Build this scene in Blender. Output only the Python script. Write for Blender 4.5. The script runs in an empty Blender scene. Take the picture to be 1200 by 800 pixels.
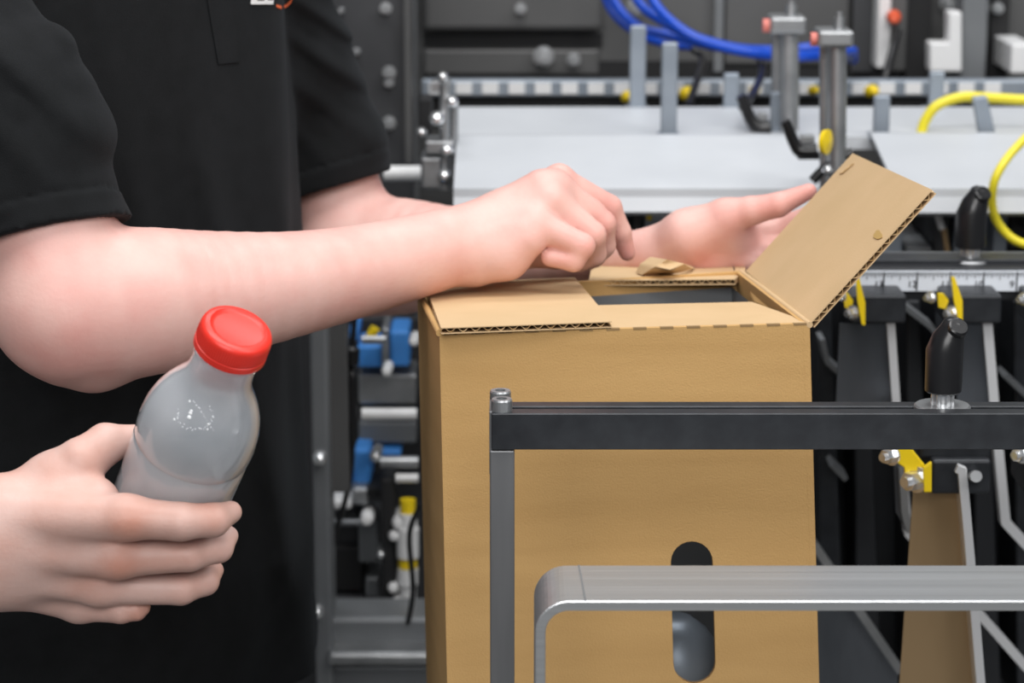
import bpy, bmesh, math, random
import numpy as np
from mathutils import Vector, Matrix
from mathutils.bvhtree import BVHTree
random.seed(4)
S = bpy.context.scene
col = S.collection
# ------------------------------------------------------------------ camera
PITCH = math.radians(13.0)
LENS = 85.0
FPX = 1200 * LENS / 36
CAM = Vector((0, 0, 1.55))
cd = bpy.data.cameras.new('camera'); cam = bpy.data.objects.new('camera', cd); col.objects.link(cam)
cam.location = CAM; cam.rotation_euler = (math.radians(90) - PITCH, 0, 0)
cd.lens = LENS; cd.sensor_width = 36; cd.clip_start = 0.05
cd.dof.use_dof = True; cd.dof.focus_distance = 1.42; cd.dof.aperture_fstop = 10.0
S.camera = cam
# ------------------------------------------------------------------ world and lamps
S.view_settings.view_transform = 'Standard'; S.view_settings.look = 'None'
S.view_settings.gamma = 1; S.view_settings.exposure = 0.0
w = bpy.data.worlds.new('world'); S.world = w; w.use_nodes = True
w.node_tree.nodes['Background'].inputs[0].default_value = (0.86, 0.92, 1.0, 1)
w.node_tree.nodes['Background'].inputs[1].default_value = 0.15
def area(name, loc, target, size, size_y, power, color):
    l = bpy.data.lights.new(name, 'AREA'); l.shape = 'RECTANGLE'; l.size = size; l.size_y = size_y
    l.energy = power; l.color = color
    o = bpy.data.objects.new(name, l); col.objects.link(o); o.location = loc
    o.rotation_euler = (Vector(target) - Vector(loc)).to_track_quat('-Z', 'Y').to_euler()
    return o
area('ceiling_lamp_front', (0.1, 0.9, 3.3), (0.1, 1.5, 1.1), 2.2, 0.9, 46, (1.0, 0.99, 0.98))
area('ceiling_lamp_rear', (0.3, 2.6, 3.5), (0.3, 2.2, 1.0), 2.4, 0.7, 31, (0.96, 0.98, 1.0))
area('front_fill_light', (-0.2, -1.5, 2.7), (0.1, 1.5, 1.1), 2.0, 1.2, 55, (1.0, 0.99, 0.98))  # frontal fill added behind the camera to brighten the box front
area('ceiling_lamp_side', (1.9, 0.2, 2.9), (0.1, 1.6, 1.1), 1.2, 1.2, 27, (1.0, 0.99, 0.98))

F = Vector((0, math.cos(PITCH), -math.sin(PITCH))); U = Vector((0, math.sin(PITCH), math.cos(PITCH))); RX = Vector((1, 0, 0))
def ray(x, y):
    return F + RX * ((x - 600) / FPX) - U * ((y - 400) / FPX)
def P(x, y, Y):
    """the point of the vertical plane at distance Y that shows at photo position x, y"""
    d = ray(x, y); return CAM + d * (Y / d.y)
def mm(px, y, Y):
    """length at that place, in metres, of a run of px photo pixels"""
    d = ray(600, y); return px / FPX * (Y / d.y)

# ------------------------------------------------------------------ materials
def new_mat(name, color=(.5, .5, .5), rough=.5, metal=0.0, **kw):
    m = bpy.data.materials.new(name); m.use_nodes = True
    b = m.node_tree.nodes['Principled BSDF']
    b.inputs['Base Color'].default_value = (*color, 1); b.inputs['Roughness'].default_value = rough
    b.inputs['Metallic'].default_value = metal
    for k, v in kw.items():
        b.inputs[k.replace('_', ' ')].default_value = v
    return m
def nodes(m): return m.node_tree.nodes, m.node_tree.links, m.node_tree.nodes['Principled BSDF']
def grain(m, c1, c2, scale=(40, 40, 40), detail=4, lo=.35, hi=.65, bump=0.0, bscale=None, rough=None):
    n, l, b = nodes(m)
    tc = n.new('ShaderNodeTexCoord'); mp = n.new('ShaderNodeMapping'); mp.inputs['Scale'].default_value = scale
    nz = n.new('ShaderNodeTexNoise'); nz.inputs['Scale'].default_value = 1; nz.inputs['Detail'].default_value = detail
    cr = n.new('ShaderNodeValToRGB'); cr.color_ramp.elements[0].position = lo; cr.color_ramp.elements[1].position = hi
    cr.color_ramp.elements[0].color = (*c1, 1); cr.color_ramp.elements[1].color = (*c2, 1)
    l.new(tc.outputs['Object'], mp.inputs[0]); l.new(mp.outputs[0], nz.inputs['Vector'])
    l.new(nz.outputs['Fac'], cr.inputs[0]); l.new(cr.outputs[0], b.inputs['Base Color'])
    if bump:
        mp2 = n.new('ShaderNodeMapping'); mp2.inputs['Scale'].default_value = bscale or scale
        l.new(tc.outputs['Object'], mp2.inputs[0])
        n2 = n.new('ShaderNodeTexNoise'); n2.inputs['Scale'].default_value = 1; n2.inputs['Detail'].default_value = 3
        l.new(mp2.outputs[0], n2.inputs['Vector'])
        bp = n.new('ShaderNodeBump'); bp.inputs['Strength'].default_value = bump; bp.inputs['Distance'].default_value = .001
        l.new(n2.outputs['Fac'], bp.inputs['Height']); l.new(bp.outputs[0], b.inputs['Normal'])
    if rough:
        mr = n.new('ShaderNodeMapRange'); mr.inputs[3].default_value = rough[0]; mr.inputs[4].default_value = rough[1]
        l.new(nz.outputs['Fac'], mr.inputs[0]); l.new(mr.outputs[0], b.inputs['Roughness'])
    return m
M = {}
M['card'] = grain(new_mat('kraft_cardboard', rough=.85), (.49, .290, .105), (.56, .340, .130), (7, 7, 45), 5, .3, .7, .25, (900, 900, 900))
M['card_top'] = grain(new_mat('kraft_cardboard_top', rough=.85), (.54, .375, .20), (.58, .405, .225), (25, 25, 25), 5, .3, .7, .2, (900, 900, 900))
M['card_torn'] = grain(new_mat('torn_cardboard', rough=.95), (.40, .24, .09), (.70, .50, .28), (200, 200, 200), 4)
M['flute'] = new_mat('corrugation', (.17, .10, .045), .95)
M['steel'] = grain(new_mat('brushed_steel', rough=.36, metal=.85), (.58, .59, .60), (.70, .71, .72), (3, 400, 400), 3, .2, .8, .05, (3, 900, 900), (.28, .42))
M['steel_post'] = grain(new_mat('grey_anodised_post', rough=.45, metal=.7), (.19, .193, .20), (.23, .233, .24), (60, 60, 6), 3)
M['chrome'] = new_mat('bright_steel', (.85, .86, .87), .22, .85)
M['dull'] = grain(new_mat('dull_steel', rough=.4, metal=.85), (.34, .35, .36), (.46, .47, .48), (30, 30, 30), 3)
M['blackbar'] = grain(new_mat('black_anodised_bar', rough=.38, metal=.3), (.020, .022, .026), (.030, .033, .038), (80, 80, 80), 3)
M['blackplastic'] = new_mat('black_plastic', (.010, .010, .011), .28)
M['darkpaint'] = grain(new_mat('dark_machine_paint', rough=.5), (.030, .031, .034), (.050, .051, .055), (9, 9, 9), 3)
M['housing'] = grain(new_mat('grey_machine_paint', rough=.45, metal=.2), (.085, .085, .085), (.115, .115, .115), (5, 5, 5), 3)
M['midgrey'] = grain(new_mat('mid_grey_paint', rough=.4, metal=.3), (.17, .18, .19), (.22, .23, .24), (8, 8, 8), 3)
M['void'] = new_mat('black_recess', (.008, .008, .009), .7)
M['tray'] = grain(new_mat('pale_sheet_metal', rough=.5, metal=.25), (.56, .58, .61), (.64, .66, .69), (6, 6, 14), 4)
M['white'] = new_mat('white_plastic', (.78, .78, .78), .4)
M['bluegrey'] = grain(new_mat('blue_grey_bar', rough=.4, metal=.4), (.26, .30, .35), (.33, .37, .42), (20, 20, 20), 2)
M['rule'] = new_mat('ruler_face', (.74, .78, .84), .4, .0)
M['ink'] = new_mat('ruler_ink', (.02, .02, .025), .6)
M['yellow'] = new_mat('yellow_plastic', (.86, .62, .01), .35)
M['yellow2'] = new_mat('yellow_hose', (.80, .68, .03), .35)
M['orange'] = new_mat('red_orange_plastic', (.75, .10, .03), .4)
M['pinkred'] = new_mat('faded_red_cap', (.70, .20, .16), .4)
M['bluehose'] = new_mat('blue_hose', (.006, .065, .50), .3)
M['bluebox'] = new_mat('light_blue_plastic', (.06, .27, .72), .4)
M['darkpanel'] = grain(new_mat('near_black_panel', rough=.4, metal=.2), (.014, .015, .018), (.026, .028, .032), (9, 9, 9), 3)
M['perf'] = new_mat('perforation_cut', (.27, .17, .075), .95)
M['edge'] = new_mat('polished_plate_edge', (.72, .73, .75), .4, .5)
M['brownish'] = grain(new_mat('brown_reflection_sheet', rough=.36, metal=.75), (.38, .25, .125), (.52, .36, .20), (12, 12, 4), 4)  # near blade's brown reflection put into its colour; a rod shares it
M['blade'] = grain(new_mat('dark_polished_sheet', rough=.3, metal=.8), (.09, .10, .115), (.19, .205, .23), (14, 14, 5), 4)
M['redcap'] = new_mat('red_bottle_cap', (.80, .030, .016), .42, Coat_Weight=.15, Coat_Roughness=.25)
M['shirt'] = None
def fabric():
    m = grain(new_mat('black_polo_knit', rough=.85), (.0060, .0066, .0072), (.0085, .0092, .0102), (60, 60, 60), 4, .3, .7, .35, (1500, 1500, 1500))
    n, l, b = nodes(m); b.inputs['Specular IOR Level'].default_value = .16; b.inputs['Sheen Weight'].default_value = .035; b.inputs['Sheen Tint'].default_value = (.8, .9, 1, 1)
    return m
M['shirt'] = fabric()
M['denim'] = grain(new_mat('dark_blue_denim', rough=.9), (.012, .02, .045), (.03, .045, .09), (300, 300, 300), 3)
M['hair'] = new_mat('brown_hair', (.05, .03, .02), .6)
M['shoe'] = new_mat('black_leather', (.015, .015, .015), .4)
def skin(name, base, redc):
    m = new_mat(name, base, .48)
    n, l, b = nodes(m)
    b.inputs['Subsurface Weight'].default_value = .07; b.inputs['Subsurface Radius'].default_value = (1, .5, .35)
    b.inputs['Subsurface Scale'].default_value = .004
    tc = n.new('ShaderNodeTexCoord'); nz = n.new('ShaderNodeTexNoise'); nz.inputs['Scale'].default_value = 38; nz.inputs['Detail'].default_value = 5
    nz2 = n.new('ShaderNodeTexNoise'); nz2.inputs['Scale'].default_value = 420; nz2.inputs['Detail'].default_value = 2
    l.new(tc.outputs['Object'], nz.inputs['Vector']); l.new(tc.outputs['Object'], nz2.inputs['Vector'])
    at = n.new('ShaderNodeAttribute'); at.attribute_name = 'redness'
    mr = n.new('ShaderNodeMapRange'); mr.inputs[1].default_value = .35; mr.inputs[2].default_value = .75; mr.inputs[3].default_value = 0; mr.inputs[4].default_value = .42
    l.new(nz.outputs['Fac'], mr.inputs[0])
    ad = n.new('ShaderNodeMath'); ad.operation = 'ADD'; ad.use_clamp = True
    l.new(mr.outputs[0], ad.inputs[0]); l.new(at.outputs['Fac'], ad.inputs[1])
    mx = n.new('ShaderNodeMix'); mx.data_type = 'RGBA'
    mx.inputs[6].default_value = (*base, 1); mx.inputs[7].default_value = (*redc, 1)
    l.new(ad.outputs[0], mx.inputs[0]); l.new(mx.outputs[2], b.inputs['Base Color'])
    a2 = n.new('ShaderNodeMath'); a2.operation = 'MULTIPLY_ADD'; a2.inputs[1].default_value = .5
    l.new(nz2.outputs['Fac'], a2.inputs[0]); l.new(nz.outputs['Fac'], a2.inputs[2])
    bp = n.new('ShaderNodeBump'); bp.inputs['Strength'].default_value = .22; bp.inputs['Distance'].default_value = .0012
    l.new(a2.outputs[0], bp.inputs['Height']); l.new(bp.outputs[0], b.inputs['Normal'])
    return m
M['skin'] = skin('fair_pink_skin', (.75, .465, .41), (.66, .26, .225))
M['skin2'] = skin('fair_skin', (.66, .44, .385), (.54, .215, .14))
def bottle_mat():
    m = new_mat('milky_plastic', (.985, .99, .995), .10)
    n, l, b = nodes(m)
    b.inputs['Transmission Weight'].default_value = .92; b.inputs['IOR'].default_value = 1.3
    b.inputs['Coat Weight'].default_value = 1.0; b.inputs['Coat Roughness'].default_value = .06
    b.inputs['Subsurface Weight'].default_value = .0
    return m
M['bottle'] = bottle_mat()
M['liquid'] = grain(new_mat('cloudy_liquid', rough=.35, Transmission_Weight=.0, IOR=1.33), (.47, .50, .54), (.66, .68, .71), (22, 22, 22), 2, .35, .65)
M['floor'] = grain(new_mat('concrete_floor', rough=.6), (.16, .16, .155), (.22, .22, .21), (3, 3, 3), 6)
M['wall'] = grain(new_mat('painted_wall', rough=.8), (.16, .165, .17), (.2, .205, .21), (3, 3, 3), 4)

# ------------------------------------------------------------------ object helpers
def empty(name, loc=(0, 0, 0), label=None, cat=None, group=None):
    o = bpy.data.objects.new(name, None); col.objects.link(o); o.location = loc; o.empty_display_size = .02
    tag(o, label, cat, group); return o
def tag(o, label=None, cat=None, group=None, kind=None):
    if label: o['label'] = label
    if cat: o['category'] = cat
    if group: o['group'] = group
    if kind: o['kind'] = kind
    return o
def link_mesh(name, me, mats, parent=None, smooth=False, bevel=0, label=None):
    for m in (mats if isinstance(mats, (list, tuple)) else [mats]): me.materials.append(m)
    if smooth: me.polygons.foreach_set('use_smooth', [True] * len(me.polygons))
    o = bpy.data.objects.new(name, me); col.objects.link(o)
    if parent is not None:
        o.parent = parent
        loc = Vector((0, 0, 0)); p = parent
        while p is not None:
            loc += Vector(p.location); p = p.parent
        me.transform(Matrix.Translation(-loc))
    if bevel:
        b = o.modifiers.new('bevel', 'BEVEL'); b.width = bevel; b.segments = 2; b.limit_method = 'ANGLE'
    if label: o['label'] = label
    return o
def build(name, bm, mats, parent=None, smooth=False, bevel=0, label=None):
    bmesh.ops.recalc_face_normals(bm, faces=bm.faces)
    if smooth:
        for e in bm.edges:
            if len(e.link_faces) == 2 and e.calc_face_angle(0) > .7: e.smooth = False
    me = bpy.data.meshes.new(name); bm.to_mesh(me); bm.free()
    return link_mesh(name, me, mats, parent, smooth, bevel, label)
def recenter(o):
    """put the origin of a top-level mesh at the bottom middle of its bounds"""
    vs = np.empty(len(o.data.vertices) * 3); o.data.vertices.foreach_get('co', vs); vs = vs.reshape(-1, 3)
    c = Vector(((vs[:, 0].min() + vs[:, 0].max()) / 2, (vs[:, 1].min() + vs[:, 1].max()) / 2, vs[:, 2].min()))
    o.data.transform(Matrix.Translation(-c)); o.location = c; return o
def bbox(bm, a, b):
    a = Vector(a); b = Vector(b)
    m = Matrix.Translation((a + b) / 2) @ Matrix.Diagonal((abs(b.x - a.x), abs(b.y - a.y), abs(b.z - a.z), 1))
    bmesh.ops.create_cube(bm, size=1, matrix=m)
def pbox(bm, x0, y0, x1, y1, Y, t):
    """box whose front face, in the plane at Y, spans the photo rectangle; t deep"""
    ym = (y0 + y1) / 2; xm = (x0 + x1) / 2
    bbox(bm, (P(x0, ym, Y).x, Y, P(xm, y1, Y).z), (P(x1, ym, Y).x, Y + t, P(xm, y0, Y).z))
def frame_of(d):
    d = d.normalized(); a = Vector((0, 0, 1)) if abs(d.z) < .9 else Vector((0, 1, 0))
    u = d.cross(a).normalized(); v = d.cross(u).normalized(); return u, v
def rings(bm, centers, radii, n=16, caps=True, closed_u=None):
    pts = [Vector(c) for c in centers]; prev = None; loops = []
    u = None
    for i, c in enumerate(pts):
        d = (pts[min(i + 1, len(pts) - 1)] - pts[max(i - 1, 0)])
        if d.length < 1e-9: d = Vector((0, 0, 1))
        d.normalize()
        if u is None: u, v = frame_of(d)
        else:
            u = (u - d * u.dot(d)).normalized(); v = d.cross(u).normalized()
        loops.append([bm.verts.new(c + (u * math.cos(2 * math.pi * k / n) + v * math.sin(2 * math.pi * k / n)) * radii[i]) for k in range(n)])
    for a, b in zip(loops, loops[1:]):
        for k in range(n): bm.faces.new((a[k], a[(k + 1) % n], b[(k + 1) % n], b[k]))
    if caps:
        bm.faces.new(loops[0][::-1]); bm.faces.new(loops[-1])
def cyl(bm, a, b, r, r2=None, n=18): rings(bm, [a, b], [r, r if r2 is None else r2], n)
def lathe(bm, org, axis, prof, n=40):
    """prof: (distance along axis, radius) list"""
    axis = Vector(axis).normalized(); u, v = frame_of(axis); loops = []
    for s, r in prof:
        c = Vector(org) + axis * s
        if r < 1e-6: loops.append([bm.verts.new(c)])
        else: loops.append([bm.verts.new(c + (u * math.cos(2 * math.pi * k / n) + v * math.sin(2 * math.pi * k / n)) * r) for k in range(n)])
    for a, b in zip(loops, loops[1:]):
        if len(a) == 1 and len(b) == 1: continue
        for k in range(n):
            k2 = (k + 1) % n
            if len(a) == 1: bm.faces.new((a[0], b[k2], b[k]))
            elif len(b) == 1: bm.faces.new((a[k], a[k2], b[0]))
            else: bm.faces.new((a[k], a[k2], b[k2], b[k]))
def spline(pts, per=8):
    pts = [Vector(p) for p in pts]; out = []
    for i in range(len(pts) - 1):
        p0 = pts[max(i - 1, 0)]; p1 = pts[i]; p2 = pts[i + 1]; p3 = pts[min(i + 2, len(pts) - 1)]
        for k in range(per):
            t = k / per
            out.append(.5 * ((2 * p1) + (p2 - p0) * t + (2 * p0 - 5 * p1 + 4 * p2 - p3) * t * t + (3 * p1 - p0 - 3 * p2 + p3) * t ** 3))
    out.append(pts[-1]); return out
def tube(bm, pts, r, n=12, per=8):
    c = spline(pts, per); rings(bm, c, [r] * len(c), n)
def prism(bm, poly, normal, t, holes=()):
    """extrude planar polygon (3D points) by t along normal, holes cut through"""
    normal = Vector(normal).normalized()
    before = set(bm.faces)
    edges = []
    for lp in [poly] + list(holes):
        vs = [bm.verts.new(p) for p in lp]
        edges += [bm.edges.new((vs[k], vs[(k + 1) % len(vs)])) for k in range(len(vs))]
    bmesh.ops.triangle_fill(bm, use_beauty=True, use_dissolve=False, edges=edges, normal=normal)
    fs = [f for f in bm.faces if f not in before]
    r = bmesh.ops.extrude_face_region(bm, geom=fs)
    bmesh.ops.translate(bm, vec=normal * t, verts=[v for v in r['geom'] if isinstance(v, bmesh.types.BMVert)])
def pprism(bm, poly, Y, t, holes=()):
    prism(bm, [P(x, y, Y) for x, y in poly], (0, 1, 0), t, [[P(x, y, Y) for x, y in h] for h in holes])
def bolt(bm, c, d, r, h, hexa=True):
    """hex head with washer, standing on c and pointing along d"""
    d = Vector(d).normalized(); c = Vector(c)
    cyl(bm, c, c + d * h * .18, r * 1.35, n=20)
    cyl(bm, c + d * h * .18, c + d * h, r, r * .94, n=6 if hexa else 16)
    cyl(bm, c + d * h, c + d * h * 1.35, r * .55, n=12)
def one(name, mat, fn, label, cat, group=None, smooth=False, bevel=0, kind=None):
    bm = bmesh.new(); fn(bm); o = build(name, bm, mat, None, smooth, bevel); recenter(o)
    return tag(o, label, cat, group, kind)
def part(name, mat, fn, parent, smooth=False, bevel=0, label=None):
    bm = bmesh.new(); fn(bm); return build(name, bm, mat, parent, smooth, bevel, label)

# ------------------------------------------------------------------ room shell
def struct(name, a, b, mat):
    bm = bmesh.new(); bbox(bm, a, b); o = build(name, bm, mat); o['kind'] = 'structure'; return o
struct('floor', (-4, -2, -.1), (4, 5, 0), M['floor'])
struct('wall_back', (-4, 4.6, 0), (4, 4.7, 3.8), M['wall'])
# ------------------------------------------------------------------ machine behind: grey housing
def sheet(bm, x0, x1, prof, t=.003):
    """bent sheet: prof is a list of (photo y, distance), run between two photo columns"""
    Ym = prof[0][1]; xa = P(x0, 400, Ym).x; xb = P(x1, 400, Ym).x
    pts = [Vector((0, Y, P(600, y, Y).z)) for y, Y in prof]
    n = []
    for i in range(len(pts)):
        d = pts[min(i + 1, len(pts) - 1)] - pts[max(i - 1, 0)]; d.normalize(); n.append(Vector((0, -d.z, d.y)))
    lo = [p - q * t * (1 if q.z > 0 else -1) for p, q in zip(pts, n)]
    lp = pts + lo[::-1]
    prism(bm, [Vector((xa, p.y, p.z)) for p in lp], (1, 0, 0), xb - xa)
def strip(bm, pts, wpx, Y, t):
    """flat edge strip through photo points, wpx wide, t deep"""
    L = [Vector((x, y)) for x, y in pts]; a = []; b = []
    for i, p in enumerate(L):
        d0 = (L[i] - L[i - 1]).normalized() if i else (L[1] - L[0]).normalized()
        d1 = (L[i + 1] - L[i]).normalized() if i < len(L) - 1 else d0
        n0 = Vector((-d0.y, d0.x)); n1 = Vector((-d1.y, d1.x)); nn = (n0 + n1).normalized(); k = wpx / 2 / max(.3, nn.dot(n0))
        a.append(p + nn * k); b.append(p - nn * k)
    pprism(bm, [tuple(p) for p in a + b[::-1]], Y, t)

hous = empty('machine_housing', (P(850, 0, 2.8).x, 2.95, 0), 'tall grey painted machine cabinet along the back of the picture', 'machine')
def f(bm): bbox(bm, (P(488, 50, 2.8).x, 2.8, 0), (P(1420, 50, 2.8).x, 3.3, 1.9))
part('cabinet_body', M['housing'], f, hous, bevel=.004)
part('cover_panel', M['housing'], lambda bm: pbox(bm, 496, -60, 706, 36, 2.77, .028), hous, bevel=.006, label='raised grey cover plate above the black slot')
part('slot', M['void'], lambda bm: pbox(bm, 497, 39, 706, 55, 2.796, .006), hous, label='long black slot')
part('cover_panel', M['housing'], lambda bm: pbox(bm, 497, 58, 702, 88, 2.785, .02), hous, bevel=.003)
part('cover_panel', M['midgrey'], lambda bm: pbox(bm, 838, -60, 848, 84, 2.785, .02), hous)
part('cover_panel', M['housing'], lambda bm: pbox(bm, 850, -60, 996, 76, 2.785, .02), hous, bevel=.003)
part('dark_channel', M['void'], lambda bm: pbox(bm, 700, 72, 1020, 92, 2.79, .02), hous)
part('dark_channel', M['darkpaint'], lambda bm: pbox(bm, 1000, -60, 1028, 84, 2.78, .02), hous)
part('dark_channel', M['void'], lambda bm: pbox(bm, 1063, -60, 1092, 100, 2.76, .03), hous)
part('dark_channel', M['void'], lambda bm: pbox(bm, 1161, -60, 1183, 100, 2.76, .03), hous)
part('column', M['midgrey'], lambda bm: pbox(bm, 1127, -60, 1158, 108, 2.70, .09), hous, bevel=.003)
part('column', M['housing'], lambda bm: pbox(bm, 1044, -60, 1064, 84, 2.74, .05), hous, bevel=.003)
for x, y, r in ((637, 66, 9), (672, 70, 6), (1166, 8, 7), (1170, 62, 7), (1110, 3, 7), (745, 8, 8), (610, 10, 5)):
    part('bolt', M['dull'], lambda bm: bolt(bm, P(x, y, 2.772), (0, -1, 0), mm(r, y, 2.77), .02, False), hous, smooth=False)
def f(bm): pbox(bm, 1029, -40, 1044, 80, 2.735, .04)
part('white_strip', M['white'], f, hous, bevel=.002)
def f(bm): pprism(bm, [(1112, 14), (1127, 14), (1127, 84), (1090, 84), (1090, 50), (1112, 50)], 2.66, .03)
part('white_bracket', M['white'], f, hous, bevel=.002)
part('white_bracket', M['white'], lambda bm: pbox(bm, 1185, 52, 1212, 86, 2.66, .1), hous, bevel=.002)
sw = part('switch_knob', M['orange'], lambda bm: rings(bm, [P(1047, 20, 2.73), P(1047, 20, 2.715), P(1048, 21, 2.70), P(1048, 21, 2.695)], [mm(7, 20, 2.7), mm(9, 20, 2.7), mm(8, 20, 2.7), mm(5, 20, 2.7)]), hous, smooth=True, label='red-orange round knob')
part('lever', M['blackplastic'], lambda bm: tube(bm, [P(1052, 36, 2.72), P(1046, 58, 2.70), P(1038, 88, 2.68), P(1030, 106, 2.68)], mm(5, 60, 2.7)), hous, smooth=True)

sf = empty('side_frame', (P(436, 0, 2.5).x, 2.52, 0), 'dark grey machine side plate with bolts just right of the black sleeve', 'machine frame')
part('plate', M['darkpaint'], lambda bm: bbox(bm, (P(300, 50, 2.5).x, 2.5, 0), (P(483, 50, 2.5).x, 2.54, 1.8)), sf, bevel=.003)
part('plate_edge', M['housing'], lambda bm: pbox(bm, 474, -60, 482, 192, 2.485, .015), sf)
for x, y, r in ((452, 10, 8), (456, 85, 9), (456, 96, 7), (456, 144, 9), (418, 60, 5), (400, 12, 4)):
    part('bolt', M['dull'], lambda bm: bolt(bm, P(x, y, 2.5), (0, -1, 0), mm(r * .68, y, 2.5), .014, False), sf)
def f(bm): cyl(bm, P(450, 203, 2.42), P(494, 203, 2.42), mm(9, 203, 2.42), n=24)
part('roller', M['white'], f, sf, smooth=True, label='short pale horizontal roller')

rr = empty('rear_scale_rail', P(720, 125, 2.6), 'silver scale rail with regular marks running across behind the pale trays', 'rail')
part('rail_face', M['bluegrey'], lambda bm: pbox(bm, 494, 94, 1420, 113, 2.6, .02), rr, bevel=.002)
def f(bm):
    for k in range(22):
        x = 503 + k * 31; pbox(bm, x, 97, x + 19, 110, 2.598, .004)
part('scale_marks', M['white'], f, rr)['kind'] = 'stuff'
part('backing', M['void'], lambda bm: pbox(bm, 490, 114, 1420, 150, 2.615, .06), rr)

t1 = one('rear_tray', M['tray'], lambda bm: sheet(bm, 536, 1420, [(125, 2.42), (127, 2.40), (160, 2.28), (175, 2.28)]), 'narrow pale metal shelf furthest back, under the silver scale rail', 'tray')
def f(bm): sheet(bm, 537, 960, [(157, 2.25), (159, 2.235), (221, 2.10), (246, 2.10), (248, 2.11)])
t2 = one('front_tray', M['tray'], f, 'wide pale bent metal tray behind the curled hand, left of the twin steel posts', 'tray')
def f(bm): sheet(bm, 1010, 1400, [(155, 2.25), (157, 2.235), (221, 2.08), (247, 2.08), (249, 2.09)])
t3 = one('front_tray', M['tray'], f, 'pale bent metal tray at right behind the raised cardboard flap', 'tray')

# flat upright bars standing up from the trays
for x0, y0, x1, y1, Y, lb in ((738, 30, 757, 124, 2.412, 'blue-grey flat upright bar under the blue hoses, left of two'),
                              (775, 50, 794, 156, 2.27, 'blue-grey flat upright bar under the blue hoses, right of two'),
                              (848, 86, 866, 125, 2.412, 'short blue-grey upright bar left of the twin steel posts'),
                              (1024, 112, 1043, 156, 2.27, 'short blue-grey upright bar right of the twin steel posts'),
                              (1089, 84, 1107, 125, 2.412, 'blue-grey upright bar below the white L-shaped bracket'),
                              (903, 108, 919, 156, 2.30, 'slim blue-grey bar behind the left steel post')):
    o = empty('upright_bar', P((x0 + x1) / 2, y1 + 6, Y), lb, 'bar', 'flat upright bars behind the trays')
    part('bar', M['bluegrey'], lambda bm: pbox(bm, x0, y0, x1, y1 + 8, Y, .008), o, bevel=.002)
    part('foot', M['bluegrey'], lambda bm: pbox(bm, x0 - 3, y1 + 3, x1 + 3, y1 + 9, Y - .004, .03), o)
o = one('upright_bar', M['bluegrey'], lambda bm: pprism(bm, [(1140, 114), (1157, 112), (1168, 160), (1148, 162)], 2.26, .01), 'leaning blue-grey bar crossing the upper yellow hose', 'bar', 'flat upright bars behind the trays', bevel=.002)

# the two round posts with cross heads
for (x, yt, yb, Y, lb) in ((925, 16, 152, 2.28, 'round steel post with cross head and red tip, left of the twin pair'),
                           (981, 32, 222, 2.02, 'round steel post with cross head and red tip, right and nearer of the twin pair')):
    o = empty('clamp_post', P(x, yb, Y), lb, 'post', 'twin steel clamp posts')
    part('rod', M['dull'], lambda bm: cyl(bm, P(x, yb, Y), P(x, yt + 12, Y), mm(11, 80, Y), n=28), o, smooth=True)
    part('rod', M['dull'], lambda bm: cyl(bm, P(x - 15, yb, Y + .03), P(x - 15, yt + 18, Y + .03), mm(6, 80, Y), n=20), o, smooth=True)
    part('cross_head', M['dull'], lambda bm: pbox(bm, x - 22, yt + 4, x + 20, yt + 24, Y - .018, .04), o, bevel=.003)
    part('head_screw', M['dull'], lambda bm: bolt(bm, P(x + 2, yt + 5, Y), (0, 0, 1), mm(7, 20, Y), .012, False), o)
    part('cap', M['pinkred'], lambda bm: cyl(bm, P(x - 21, yt + 14, Y - .006), P(x - 31, yt + 14, Y - .006), mm(8, 20, Y), n=20), o, smooth=False, label='faded red tip')

# black L levers with small steel arms
for pts, Y, lb in ((((868, 112), (880, 140), (890, 150), (902, 150)), 2.30, 'black bent lever behind the left steel post'),
                   (((920, 142), (932, 170), (940, 177), (957, 177)), 2.08, 'black bent lever between the twin steel posts')):
    o = empty('clamp_lever', P(pts[0][0], 180, Y), lb, 'lever', 'black clamp levers')
    def f(bm):
        c = spline([P(x, y, Y) for x, y in pts], 6); rings(bm, c, [mm(6, 150, Y) + mm(4, 150, Y) * i / len(c) for i in range(len(c))], 12)
    part('handle', M['blackplastic'], f, o, smooth=True)
    part('arm', M['dull'], lambda bm: pbox(bm, pts[2][0] - 2, pts[2][1] - 18, pts[3][0] - 2, pts[2][1] - 8, Y, .01), o, bevel=.001)
    part('base', M['void'], lambda bm: pbox(bm, pts[2][0] - 4, pts[2][1] + 3, pts[3][0] + 4, pts[2][1] + 10, Y, .03), o)
for x, y, Y, r, lb in ((734, 114, 2.5, 7, 'small yellow knob left of the two blue-grey upright bars'), (803, 110, 2.5, 8, 'small yellow knob right of the two blue-grey upright bars'),
                    (882, 106, 2.5, 5, 'small yellow knob left of the left steel post'), (951, 106, 2.5, 5, 'small yellow knob between the twin steel posts'), (1019, 107, 2.5, 7, 'small yellow knob beside the short bar right of the posts')):
    o = empty('indicator_knob', P(x, y + 8, Y), lb, 'knob', 'small yellow knobs on the rear rail')
    part('cap', M['yellow'], lambda bm: lathe(bm, P(x, y, Y + .01), (0.3, -1, .2), [(0, 0), (0, mm(r, y, Y)), (.008, mm(r * 1.1, y, Y)), (.014, mm(r * .7, y, Y)), (.016, 0)], 18), o, smooth=True)
    part('stem', M['blackplastic'], lambda bm: cyl(bm, P(x, y, Y + .01), P(x + 1, y + 2, Y + .1), mm(r * .6, y, Y)), o, smooth=True)
o = empty('indicator_knob', P(968, 190, 2.0), 'yellow vertical indicator on the nearer twin steel post', 'knob')
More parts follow.
